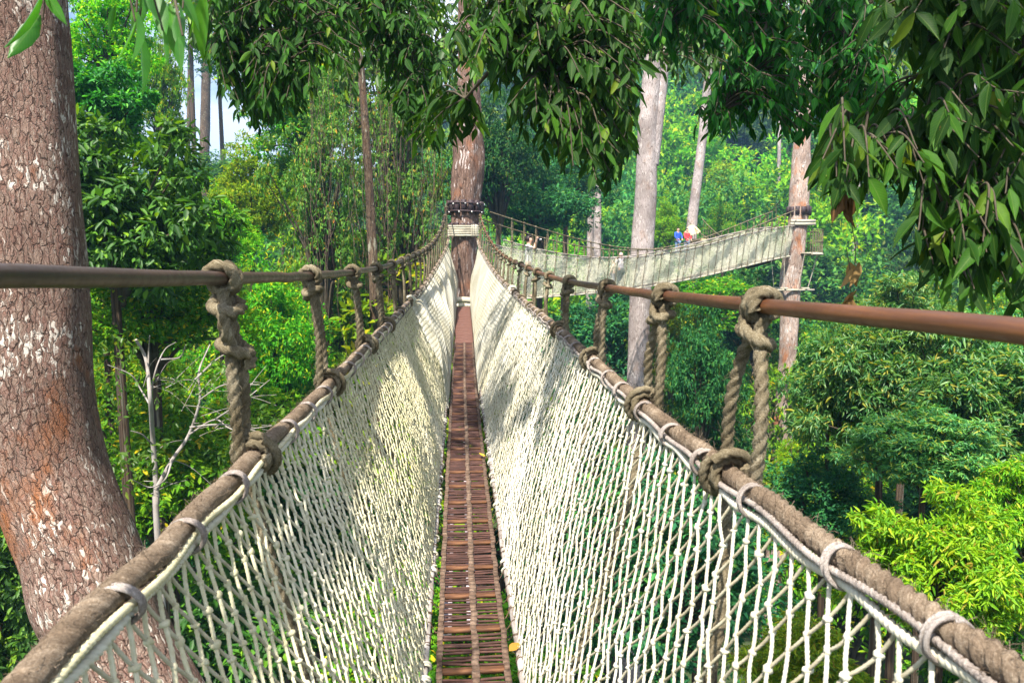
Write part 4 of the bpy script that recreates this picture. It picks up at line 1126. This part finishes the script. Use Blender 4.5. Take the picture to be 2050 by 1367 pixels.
SHADE_CROWNS = [crown_mesh('crown', 121 + s, tm('canopy'), 75, 26, 7, .075, .4, 1, .4, 1.0, .26) for s in range(2)]


def unit_trunk(seed, mat, r=.03):
    g = np.random.default_rng(seed); mb = MB(); z = np.linspace(0, 1.0, 14)
    p = np.stack([.02 * np.sin(z * 4 + seed) * z, .02 * np.cos(z * 3 + seed * 2) * z, z], -1)
    sweep(mb, p, r * (1.25 - .75 * z + .6 * np.exp(-z * 18)), 9, lump=lambda th, s: 1 + .08 * np.sin(3 * th + s * 9) + .05 * np.sin(5 * th - s * 20))
    return mb.mesh('trunk', mat)


UT = {'dark': [unit_trunk(s, M_['bark_dark']) for s in range(2)], 'pale': [unit_trunk(s + 5, M_['bark_pale'], .026) for s in range(2)]}
ntree = 0


def tree(name, label, kind, c, rx, rz, group, bark_='dark', cat='tree', ry=None, tmax=.32):
    """crown centre c, radii rx (wide) and rz (high); the trunk goes down to the ground"""
    global ntree
    ntree += 1; gz_ = float(ground_z(c[0], c[1])) - .2; zb_ = c[2] - rz * .55
    H = max(zb_ + rz * .5 - gz_, .5)
    e = empty(name, (c[0], c[1], gz_), label, cat, group)
    t = bpy.data.objects.new('trunk', UT[bark_][ntree % 2]); C.objects.link(t); t.parent = e
    tr_ = min(tmax, max(.06, rx * .07)) / .03; t.scale = (tr_, tr_, H); t.rotation_euler[2] = ntree
    m = V[kind][ntree % len(V[kind])]
    k = bpy.data.objects.new('crown', m); C.objects.link(k); k.parent = e; k.location = (0, 0, c[2] - gz_)
    k.scale = (rx, ry or rx, rz); k.rotation_euler[2] = ntree * 2.399
    return e


def tpx(name, label, kind, px, py, d, rxp, ryp, group=None, bark_='dark', **kw):
    """tree whose crown shows at pixel (px, py), radii in pixels, at depth d"""
    c = P(px, py, d); return tree(name, label, kind, c, rxp * d / F, ryp * d / F, group, bark_, **kw)


# --- trees one can tell apart, left to right
TREES = [
    ('hazy_tree', 'hazy green crown hanging just over the bright sky gap', 'far', 440, 110, 62, 75, 62),
    ('forest_tree', 'green crown at the top edge right of the sky gap', 'fine', 615, 130, 36, 80, 150),
    ('forest_tree', 'green crown between the dark glossy tree and the sky gap', 'fine', 320, 190, 30, 55, 120),
    ('hazy_tree', 'hazy yellow green crown at the top edge above the sky gap', 'fary', 380, 20, 58, 80, 60),
    ('hazy_tree', 'hazy low crown closing the foot of the sky gap', 'far', 430, 355, 60, 90, 42),
    ('broadleaf_tree', 'dark glossy large-leaved tree right beside the plated trunk at left', 'glossy', 235, 410, 10.5, 190, 175),
    ('broadleaf_tree', 'dark glossy crown just above the large-leaved tree beside the plated trunk', 'glossy', 195, 225, 13, 115, 100),
    ('broadleaf_tree', 'leafy tree just below the hand cable right of the plated trunk', 'fine', 300, 610, 12, 170, 130),
    ('broadleaf_tree', 'low green crown under the dead white sapling at left', 'fine', 330, 960, 13.5, 210, 200),
    ('broadleaf_tree', 'dark foliage behind the foot of the plated trunk in the lower left corner', 'glossy', -10, 1240, 9, 150, 210),
    ('sunlit_tree', 'bright yellow green crown under the gap of sky at left', 'yellow', 500, 415, 25, 85, 90),
    ('sunlit_tree', 'small yellow green crown close under the sky gap', 'yellow', 565, 360, 30, 60, 62),
    ('sunlit_tree', 'yellow green crown beside the dark glossy tree and hand cable at left', 'yellow', 440, 480, 22, 80, 80),
    ('sunlit_tree', 'pale green crown at the top edge beside the plated trunk', 'yellow', 215, 70, 17, 105, 110),
    ('forest_tree', 'mid green crown left of the dead white sapling', 'fine', 235, 790, 16, 110, 130),
    ('forest_tree', 'green crown between the first and second left hanger ropes', 'fine', 545, 700, 19, 120, 150),
    ('forest_tree', 'fresh green crown low behind the left net', 'yellow', 470, 880, 17, 130, 80),
    ('forest_tree', 'green crown right behind the second left hanger rope', 'fine', 660, 600, 24, 110, 120),
    ('forest_tree', 'shaded crown behind the lower part of the left net', 'teal', 620, 1080, 18, 230, 170),
    ('forest_tree', 'shaded crown below the rusty deck at the bottom of the view', 'fine', 860, 1300, 12, 220, 130),
    ('forest_tree', 'dark crown at the bottom behind the left net', 'glossy', 480, 1300, 14, 230, 170),
    ('forest_tree', 'shaded green crown behind the deck and the nets in the middle', 'teal', 900, 860, 26, 210, 190),
    ('vine_tree', 'tall tree smothered in pale creepers left of the slim dark trunk', 'vine', 645, 400, 20.5, 95, 165),
    ('vine_tree', 'creeper draped tree between the slim dark trunk and platform tree', 'vine', 800, 400, 22.5, 105, 185),
    ('vine_tree', 'creeper draped crown at the top left of the platform tree', 'vine', 780, 190, 26, 150, 130),
    ('vine_tree', 'creeper hung foliage below the left hand cable near the platform tree', 'vine', 740, 640, 24, 120, 130),
    ('forest_tree', 'green crown at the upper left of the slim dark trunk', 'fine', 610, 210, 28, 130, 120),
    ('teal_tree', 'deep blue green crown right of the platform tree above the second bridge', 'teal', 1080, 415, 38, 110, 85),
    ('teal_tree', 'dark blue green crown left of the twin grey trunks', 'teal', 1130, 360, 44, 100, 80),
    ('teal_tree', 'deep green crown close behind the platform tree collar', 'teal', 1000, 330, 34, 85, 120),
    ('forest_tree', 'shadowed green crown under the second bridge near the pale forked trunk', 'teal', 1190, 700, 34, 120, 100),
    ('forest_tree', 'green crown right under the middle of the second bridge', 'fine', 1400, 620, 37, 120, 60),
    ('forest_tree', 'green crown right of the pale forked trunk below the bridge', 'fine', 1345, 690, 31, 70, 100),
    ('forest_tree', 'dark teal creeper column between the two right hanger ropes', 'teal', 1405, 760, 20, 70, 140),
    ('forest_tree', 'shaded crown left of the orange trunk under its platform', 'teal', 1510, 640, 38, 70, 80),
    ('forest_tree', 'shaded low crown beneath the right hanger ropes', 'teal', 1440, 900, 22, 80, 110),
    ('sunlit_tree', 'yellow green crown just right of the pale forked trunk above the bridge', 'yellow', 1335, 455, 54, 34, 45),
    ('teal_tree', 'rounded green crown right of the thatched parasol', 'fine', 1448, 452, 58, 34, 40),
    ('feather_tree', 'feathery green tree right of the orange trunk below the red cable', 'feather', 1765, 800, 14.5, 165, 175),
    ('feather_tree', 'feathery pale green crown at the right edge under the red cable', 'feather', 1940, 830, 13, 190, 165),
    ('feather_tree', 'feathery green crown just above the red cable at right', 'feather', 1815, 665, 20, 140, 110),
    ('feather_tree', 'narrow feathery crown close beside the lower orange trunk', 'feather', 1665, 745, 16, 85, 100),
    ('feather_tree', 'feathery crown at the right edge directly under the cable end', 'feather', 2010, 720, 14.5, 115, 95),
    ('feather_tree', 'low feathery crown hanging just over the bright bush', 'feather', 1850, 905, 12, 150, 85),
    ('forest_tree', 'shaded crown between the feathery tree and the bright bush', 'teal', 1650, 1010, 16, 120, 85),
    ('yellow_bush', 'bright yellow green bush crown filling the lower right corner', 'bush', 1880, 1150, 8.5, 195, 195),
    ('yellow_bush', 'bright bush crown at the right edge above the lower right corner', 'bush', 2070, 1030, 10, 130, 130),
    ('yellow_bush', 'small bright bush seen through the right net at the bottom', 'bush', 1600, 1340, 8.0, 150, 120),
    ('yellow_bush', 'yellow green bush below the foot of the orange trunk', 'yellow', 1590, 960, 19, 60, 50),
    ('forest_tree', 'dark teal crown below the right edge bush', 'glossy', 2020, 1330, 8.5, 120, 130),
    ('forest_tree', 'shaded crown behind the right net near the bottom', 'teal', 1330, 1150, 16, 230, 200),
    ('forest_tree', 'shaded crown behind the right net beside the deck', 'teal', 1140, 1000, 24, 170, 200),
]
for nm_, lb_, kd, px, py, d, rx, ry in TREES:
    gk = 1.0 if kd in ('bush', 'feather') else 1.22
    tpx(nm_, lb_, kd, px, py, d, rx * gk, ry * gk)

# --- hanging creepers on the vine trees: stuff nobody could count
mb = MB()
for k in range(130):
    px = rng.uniform(600, 890); py = rng.uniform(60, 520); d = rng.uniform(17.5, 21); a = P(px, py, d); ln = rng.uniform(1.0, 5.0)
    sw = rng.normal(0, .12, 2)
    sweep(mb, crom([a, a + [sw[0], 0, -ln * .35], a + [sw[1], 0, -ln * .7], a + [sw[0] * .5, 0, -ln]], 5), rng.uniform(.002, .0055), 4, caps=False)
tag(mb.build('hanging_creepers', M_['strap']), 'thin pale creepers hanging among the trees left of the platform tree', 'creepers', kind='stuff')

# --- dead white sapling at left
dead = [[(318, 1110), (314, 1000), (306, 880), (300, 790), (292, 720), (272, 680)], [(300, 800), (312, 740), (330, 700), (352, 685)], [(296, 740), (298, 700), (300, 672)], [(300, 810), (282, 780), (262, 750), (215, 730)],
        [(312, 980), (345, 920), (378, 870), (400, 800), (398, 745), (420, 690)], [(378, 870), (430, 840), (470, 860), (560, 850)], [(400, 800), (450, 770), (520, 770)], [(390, 760), (440, 715), (480, 700)], [(306, 890), (285, 870), (262, 862)],
        [(322, 720), (360, 715), (372, 690)], [(380, 855), (450, 850), (540, 870)], [(345, 920), (330, 960), (300, 975), (265, 960)], [(430, 840), (490, 800), (540, 760)]]
d = 9.0; c0 = P(318, 1110, d); e = empty('dead_sapling', (c0[0], c0[1], float(ground_z(c0[0], c0[1]))), 'bare bleached sapling with forked white branches right of the plated trunk', 'tree')
mb = MB()
for k, b_ in enumerate(dead):
    p = np.array([P(x, y, d + (.0 if i == 0 else rng.normal(0, .12) + .15 * math.sin(k * 2.1) * i)) for i, (x, y) in enumerate(b_)])
    w0, w1 = ((.045, .016) if k == 0 else ((.028, .008) if k == 4 else (.012, .004)))
    if k == 0: p = np.vstack([[[c0[0] + .2, c0[1], e.location[2]], (c0 + [c0[0] + .2, c0[1], e.location[2]]) / 2 + [.1, 0, 0]], p])
    q = crom(p, 8); sweep(mb, q, np.linspace(w0, w1, len(q)), 7)
for k in range(34):
    x, y = [(330, 780), (400, 800), (390, 850), (440, 840), (300, 760), (470, 790), (312, 930)][k % 7]; x += rng.normal(0, 18); y += rng.normal(0, 18); a = rng.uniform(-1.2, .6); ln = rng.uniform(40, 120)
    p = np.array([P(x, y, d + .2), P(x + ln * .5 * math.cos(a), y + ln * .5 * math.sin(a) - rng.uniform(0, 14), d + .3), P(x + ln * math.cos(a), y + ln * math.sin(a), d + .3 + rng.normal(0, .15))]); sweep(mb, crom(p, 5), np.linspace(.005, .002, 11), 4, caps=False)
mb.build('trunk', M_['deadwood'], e)
mb = MB(); n = 520
cl = [(230, 770, 60, 60), (290, 900, 55, 40), (255, 930, 40, 45), (430, 760, 60, 40), (360, 780, 50, 40), (470, 900, 60, 40), (240, 690, 40, 30), (540, 830, 50, 40)]
bs = []
for k in range(n):
    x, y, sx, sy = cl[rng.integers(len(cl))]; bs.append(P(x + rng.normal(0, sx * .55), y + rng.normal(0, sy * .5), d + rng.normal(.2, .3)))
bs = np.array(bs); ax = nrm(rng.normal(0, 1, (n, 3)) + [0, 0, -.5]); leaves(mb, bs, ax, np.array([0, 0, 1.0]) + rng.normal(0, .4, (n, 3)), rng.uniform(.06, .12, n), rng.uniform(.03, .05, n), 1)
mb.build('leaves', G['fresh'], e)

# --- forest on the hillside: individuals on a jittered grid, kept only where they can be seen
SKYGAP = (352, 500, 205)


def region(px, py):
    cols = [(150, 'behind the plated trunk'), (350, 'just right of the plated trunk'), (600, 'near the sky gap at upper left'), (890, 'left of the platform tree'), (985, 'directly behind the platform tree'),
            (1170, 'left of the twin grey trunks'), (1275, 'left of the pale forked trunk'), (1400, 'left of the leaning trunk'), (1560, 'left of the orange trunk'),
            (1660, 'directly behind the orange trunk'), (1800, 'right of the orange trunk'), (1930, 'behind the dark hanging branch'), (9999, 'at the right edge')]
    c = next(t for x, t in cols if px < x)
    return c


rowname = lambda py: 'topmost rank' if py < 60 else 'upper slope' if py < 200 else 'middle slope' if py < 340 else 'lower slope' if py < 480 else 'valley foot' if py < 700 else 'valley floor'
cand = []
gy_ = 24.0; ff = 0
while gy_ < 185:
    st = 3.6 + gy_ * .052; x0 = -gy_ * .80 - 6; x1 = gy_ * .86 + 10
    xx = x0 + rng.uniform(0, st)
    while xx < x1:
        cand.append((xx + rng.normal(0, st * .22), gy_ + rng.normal(0, st * .22), st)); xx += st * 1.05
    gy_ += st * .95
occ = np.zeros((70, 103)); used = 0
for x, y, st in sorted(cand, key=lambda c: c[1]):
    g0 = float(ground_z(x, y)); r = st * rng.uniform(.62, .95); rz = r * rng.uniform(.85, 1.35); h = rng.uniform(5, 12) + r * .5
    c = np.array([x, y, g0 + h]); px, py, d = proj(c)
    if not (-150 < px < 2330): continue
    top_py = proj(c + [0, 0, rz])[1]
    # keep sight lines open: second bridge, hut, sky gap, near bridge
    if d < 52 and 940 < px + r / d * F and px - r / d * F < 1680 and top_py < 640:
        c[2] -= (640 - top_py) * d / F; top_py = 640
    if d < 30 and px < 900 and top_py < 560: continue
    if d < 25 and 820 < px < 1150 and top_py < 760: continue
    if d < 34 and 1520 - r / d * F < px < 1640 + r / d * F and top_py < 900: continue
    if d < 31 and 1240 - r / d * F < px < 1320 + r / d * F and top_py < 760: continue
    if SKYGAP[0] - r / d * F * .8 < px < SKYGAP[1] + r / d * F * .8 and top_py < 318:
        c[2] -= (318 - top_py) * d / F
    if c[2] < g0 - 2: continue
    px, py, d = proj(c); rp = r / d * F; rq = rz / d * F
    if py - rq > 1400 or py + rq < -40: continue
    i0, i1 = int(max(0, (px - rp * .8) / 20)), int(min(102, (px + rp * .8) / 20)); j0, j1 = int(max(0, (py - rq * .8) / 20)), int(min(69, (py + rq * .8) / 20))
    if px < 2050 and (i1 <= i0 or j1 <= j0): continue
    i0 = min(i0, 102); i1 = max(i1, i0)
    if j1 < j0: continue
    blk = occ[j0:j1 + 1, i0:i1 + 1]
    if (blk >= 2).mean() > .93: continue
    occ[j0:j1 + 1, i0:i1 + 1] += 1
    hz = d > 55; kd = ('fary' if rng.random() < .33 else 'far') if d > 45 else ['fine', 'teal', 'teal', 'fine', 'yellow'][rng.integers(5)]
    lab = ('%s %s crown on the %s %s' % ('hazy' if hz else 'leafy', {'far': 'blue green', 'fary': 'yellow green', 'fine': 'mid green', 'teal': 'deep green', 'yellow': 'bright green'}[kd], rowname(py), region(px, py)))
    tree('hillside_tree' if hz else 'forest_tree', lab, kd, c, r * 1.12, rz * 1.1, 'trees of the forested valley and hillside', 'pale' if rng.random() < .3 else 'dark'); used += 1
print('scattered trees', used)


# ------------------------------------------------------------------ overhanging branches close to the camera
def in_poly(p, poly):
    x, y = p; r = False; n = len(poly)
    for a in range(n):
        x1, y1 = poly[a]; x2, y2 = poly[(a + 1) % n]
        if (y1 > y) != (y2 > y) and x < (x2 - x1) * (y - y1) / (y2 - y1) + x1: r = not r
    return r


def branch(label, polys, limbs, ll, lw, mat, seed, kind=2, droop=.7, per=(7, 11), dead=0):
    """limbs: list of (px,py,depth) polylines coming from the parent tree out of frame; polys: (polygon, depth range, number of twigs)"""
    g = np.random.default_rng(seed); wood = MB(); lf = MB(); nodes = []
    root = P(*limbs[0][0])
    for lb_ in limbs:
        q = crom([P(*v) + g.normal(0, .03, 3) for v in lb_], 10); sweep(wood, q, np.linspace(.028, .007, len(q)), 7); nodes.append(q[len(q) // 4:])
    nodes = np.vstack(nodes)
    B_ = []; AX = []; NM = []; LL = []
    for poly, (d0, d1), nt in polys:
        xs_ = [v[0] for v in poly]; ys_ = [v[1] for v in poly]; k = 0
        while k < nt:
            x = g.uniform(min(xs_), max(xs_)); y = g.uniform(min(ys_), max(ys_))
            if not in_poly((x, y), poly): continue
            k += 1; tip = P(x, y, g.uniform(d0, d1)); tip = tip + [0, 0, .03]
            dist = np.linalg.norm(nodes - tip, axis=1) + 1.2 * np.maximum(tip[2] + .05 - nodes[:, 2], 0); j = int(np.argmin(dist)); a = nodes[j]
            m = a * .45 + tip * .55 + [0, 0, .06 + .10 * np.linalg.norm(tip - a)] + g.normal(0, .03, 3)
            q = crom([a, m, tip], 9); sweep(wood, q, np.linspace(.0065, .0022, len(q)), 4, caps=False)
            n = int(g.integers(*per)); L = np.linalg.norm(tip - a)
            seg = min(1, (ll * per[0] * .42) / max(L, .05)); tt = np.linspace(1 - seg, 1, n); pos = np.stack([np.interp(tt * (len(q) - 1), np.arange(len(q)), q[:, c]) for c in range(3)], -1)
            tg = nrm(q[-1] - q[-5]); sd_ = nrm(np.cross(tg, [0, 0, 1.0]) + g.normal(0, .1, 3))
            for i in range(n):
                s_ = 1 if i % 2 else -1
                ax = tg * g.uniform(.3, .9) + sd_ * s_ * g.uniform(.35, 1.0) + np.array([0, 0, -droop * g.uniform(.4, 1.5)]) + g.normal(0, .22, 3)
                B_.append(pos[i] + g.normal(0, .006, 3)); AX.append(ax); NM.append(np.array([0, 0, 1.0]) + tg * .3 + g.normal(0, .38, 3)); LL.append(ll * (g.uniform(.45, 1.3)))
    B_ = np.array(B_); AX = nrm(np.array(AX)); NM = np.array(NM); LL = np.array(LL)
    leaves(lf, B_, AX, NM, LL, LL * lw * g.uniform(.85, 1.15, len(LL)), kind)
    e = empty('overhanging_branch', root, label, 'branch')
    wood.build('twigs', M_['twig'], e); lf.build('leaves', mat, e)
    return e


# bright close leaves hanging into the top left corner
branch('large bright green leaves hanging close in the top left corner', [([(70, 0), (110, 0), (105, 70), (80, 70)], (1.5, 1.7), 2), ([(215, 0), (430, 0), (430, 70), (340, 125), (270, 100), (225, 50)], (1.5, 1.9), 14)],
       [[(60, -420, 1.6), (200, -260, 1.6), (320, -160, 1.65), (440, -120, 1.8)]], .125, .27, G['fresh'], 5, droop=1.5, per=(2, 4))
R2 = [(380, -40), (885, -40), (880, 250), (860, 300), (800, 270), (760, 150), (690, 140), (640, 170), (590, 240), (540, 270), (490, 260), (450, 190), (400, 110), (440, 60)]
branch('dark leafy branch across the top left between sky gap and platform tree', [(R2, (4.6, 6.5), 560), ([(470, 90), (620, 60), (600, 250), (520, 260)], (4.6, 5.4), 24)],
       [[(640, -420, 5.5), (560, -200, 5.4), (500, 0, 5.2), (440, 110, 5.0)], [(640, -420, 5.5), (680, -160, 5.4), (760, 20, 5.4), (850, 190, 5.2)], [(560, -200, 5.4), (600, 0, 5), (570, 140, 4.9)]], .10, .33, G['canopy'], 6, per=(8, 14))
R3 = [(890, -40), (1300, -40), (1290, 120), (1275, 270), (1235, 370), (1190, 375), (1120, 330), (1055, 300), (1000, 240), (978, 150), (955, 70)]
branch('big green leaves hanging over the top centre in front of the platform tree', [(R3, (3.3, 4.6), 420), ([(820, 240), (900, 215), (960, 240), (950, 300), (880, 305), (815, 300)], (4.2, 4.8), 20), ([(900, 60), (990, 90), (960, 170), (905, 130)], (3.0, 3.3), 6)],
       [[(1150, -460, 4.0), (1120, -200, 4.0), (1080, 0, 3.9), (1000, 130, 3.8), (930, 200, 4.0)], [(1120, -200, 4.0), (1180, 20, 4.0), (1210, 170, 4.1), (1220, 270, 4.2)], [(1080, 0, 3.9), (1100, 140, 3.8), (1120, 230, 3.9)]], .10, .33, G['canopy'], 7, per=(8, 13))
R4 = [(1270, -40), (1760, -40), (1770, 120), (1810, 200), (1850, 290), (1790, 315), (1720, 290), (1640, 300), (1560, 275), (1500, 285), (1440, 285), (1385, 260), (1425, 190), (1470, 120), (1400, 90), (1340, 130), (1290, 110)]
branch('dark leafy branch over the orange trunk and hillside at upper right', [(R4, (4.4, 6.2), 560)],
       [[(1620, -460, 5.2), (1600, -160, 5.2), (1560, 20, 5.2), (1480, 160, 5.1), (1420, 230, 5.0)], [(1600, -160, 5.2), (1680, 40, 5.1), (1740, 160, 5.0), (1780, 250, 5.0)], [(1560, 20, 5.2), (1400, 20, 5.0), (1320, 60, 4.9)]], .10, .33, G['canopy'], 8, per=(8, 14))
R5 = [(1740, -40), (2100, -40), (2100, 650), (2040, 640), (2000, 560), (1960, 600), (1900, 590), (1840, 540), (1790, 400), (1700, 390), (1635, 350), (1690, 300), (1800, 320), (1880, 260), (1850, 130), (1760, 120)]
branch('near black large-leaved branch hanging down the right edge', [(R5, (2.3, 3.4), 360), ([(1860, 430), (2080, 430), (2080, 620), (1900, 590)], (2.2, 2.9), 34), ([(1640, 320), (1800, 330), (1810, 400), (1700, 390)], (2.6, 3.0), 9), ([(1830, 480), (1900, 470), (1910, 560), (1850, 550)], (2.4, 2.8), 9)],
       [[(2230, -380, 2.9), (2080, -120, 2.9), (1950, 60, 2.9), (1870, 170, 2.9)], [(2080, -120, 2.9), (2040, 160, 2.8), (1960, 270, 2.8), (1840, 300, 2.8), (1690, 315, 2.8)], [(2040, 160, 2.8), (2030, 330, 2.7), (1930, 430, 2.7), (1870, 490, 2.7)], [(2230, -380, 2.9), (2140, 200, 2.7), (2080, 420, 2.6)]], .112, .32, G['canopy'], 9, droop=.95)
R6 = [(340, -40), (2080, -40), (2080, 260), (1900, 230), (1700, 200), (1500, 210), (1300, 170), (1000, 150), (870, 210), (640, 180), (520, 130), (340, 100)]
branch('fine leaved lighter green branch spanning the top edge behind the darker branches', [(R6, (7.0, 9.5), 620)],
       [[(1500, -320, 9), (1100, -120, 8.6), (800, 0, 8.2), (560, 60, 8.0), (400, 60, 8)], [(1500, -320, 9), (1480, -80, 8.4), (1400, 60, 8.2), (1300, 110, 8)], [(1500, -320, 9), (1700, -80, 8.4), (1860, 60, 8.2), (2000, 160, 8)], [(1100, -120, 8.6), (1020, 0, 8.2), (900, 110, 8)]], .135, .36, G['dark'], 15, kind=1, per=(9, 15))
# unseen crowns added above the frame to shade the branches
for k, (cx_, cy_, cz_, rx_, rz_) in enumerate(((1.3, .3, 6.0, 1.7, 1.2), (.9, 2.8, 6.4, 1.4, 1.0))):
    o = bpy.data.objects.new('crown', SHADE_CROWNS[k % 2]); C.objects.link(o); o.parent = nt_; o.location = Vector((cx_, cy_, cz_)) - nt_.location; o.scale = (rx_, rx_, rz_); o.rotation_euler[2] = k * 2.1
# withered leaves dangling on threads
for px, py, d, n, lab in ((1693, 415, 2.7, 7, 'crumpled brown dead leaves hanging from the right branch tip'), (1711, 548, 2.7, 3, 'single curled dead leaf dangling on a thread at right'), (1702, 606, 2.7, 3, 'dead leaf dangling just above the red cable at right')):
    c = P(px, py, d); e = empty('dead_leaf', c, lab, 'dead leaf', 'dead leaves on threads'); mb = MB()
    ax = nrm(rng.normal(0, .22, (n, 3)) + [0, 0, -1]); leaves(mb, c + rng.normal(0, .012, (n, 3)) + [0, 0, .03], ax, rng.normal(0, 1, (n, 3)), rng.uniform(.07, .11, n), rng.uniform(.03, .05, n), 2)
    mb.build('leaf_blade', M_['dead_leaf'], e)
    t0 = P(px - 8, 330 if py < 500 else py - 110, d); mb = MB(); sweep(mb, crom([t0, (t0 + c) / 2 + [.01, 0, 0], c + [0, 0, .03]], 5), .0018, 4); mb.build('thread', M_['twig'], e)

# ------------------------------------------------------------------ air, light, camera
HAZE = True
if HAZE:
    lo = np.array([-920, -310, -30.0]); hi = np.array([920, 1210, 150.0])
    mb = MB(); box(mb, (lo + hi) / 2, (hi - lo) / 2); hm = bpy.data.materials.new('valley_haze'); hm.use_nodes = True; nt = hm.node_tree; nt.nodes.clear()
    o_ = nt.nodes.new('ShaderNodeOutputMaterial'); v_ = nt.nodes.new('ShaderNodeVolumePrincipled'); v_.inputs['Color'].default_value = (.28, .58, 1.0, 1); v_.inputs['Density'].default_value = HAZE_D; v_.inputs['Anisotropy'].default_value = .2
    nt.links.new(v_.outputs[0], o_.inputs['Volume'])
    tag(mb.build('haze', hm, None, False), kind='stuff')

SUN = nrm(np.array([-.20, -.50, .84]))
w = bpy.data.worlds.new('World'); bpy.context.scene.world = w; w.use_nodes = True; nt = w.node_tree
bg = nt.nodes['Background']; sky = nt.nodes.new('ShaderNodeTexSky'); sky.sky_type = 'NISHITA'; sky.sun_disc = False
sky.sun_elevation = math.asin(SUN[2]); sky.sun_rotation = math.atan2(SUN[0], SUN[1]); sky.air_density = .8; sky.dust_density = 4
cn = noise(nt, mapping(nt, coord(nt, 'Generated'), (1, 1, 2.2)), 2.6, 7, .6, .3)
nt.links.new(mix(nt, ramp(nt, cn, [(.38, (0, 0, 0)), (.52, (1, 1, 1))]), sky.outputs[0], (6.6, 6.6, 7.0)), bg.inputs[0]); bg.inputs[1].default_value = .078
sl = bpy.data.lights.new('sun', 'SUN'); sl.energy = 5; sl.angle = R(1.0); sl.color = (1, .93, .80)
so = bpy.data.objects.new('sun', sl); C.objects.link(so); so.rotation_euler = Vector(-SUN).to_track_quat('-Z', 'Y').to_euler()

cam = bpy.data.cameras.new('camera'); co = bpy.data.objects.new('view_camera', cam); C.objects.link(co)
co.location = (0, 0, 0); co.rotation_euler = (math.pi / 2 - PITCH, 0, -YAW); cam.lens = 36 * F / 2050; cam.sensor_width = 36; cam.clip_start = .02; cam.clip_end = 4000
cam.dof.use_dof = True; cam.dof.focus_distance = 5; cam.dof.aperture_fstop = 8
S = bpy.context.scene; S.camera = co
S.view_settings.view_transform = 'Standard'; S.view_settings.look = 'None'; S.view_settings.exposure = EXPO
S.render.engine = 'CYCLES'; cy = S.cycles; cy.use_denoising = True; cy.max_bounces = 6; cy.diffuse_bounces = 3; cy.glossy_bounces = 2; cy.transmission_bounces = 3; cy.transparent_max_bounces = 4; cy.volume_bounces = 0; cy.sample_clamp_indirect = 6; cy.caustics_reflective = False; cy.caustics_refractive = False
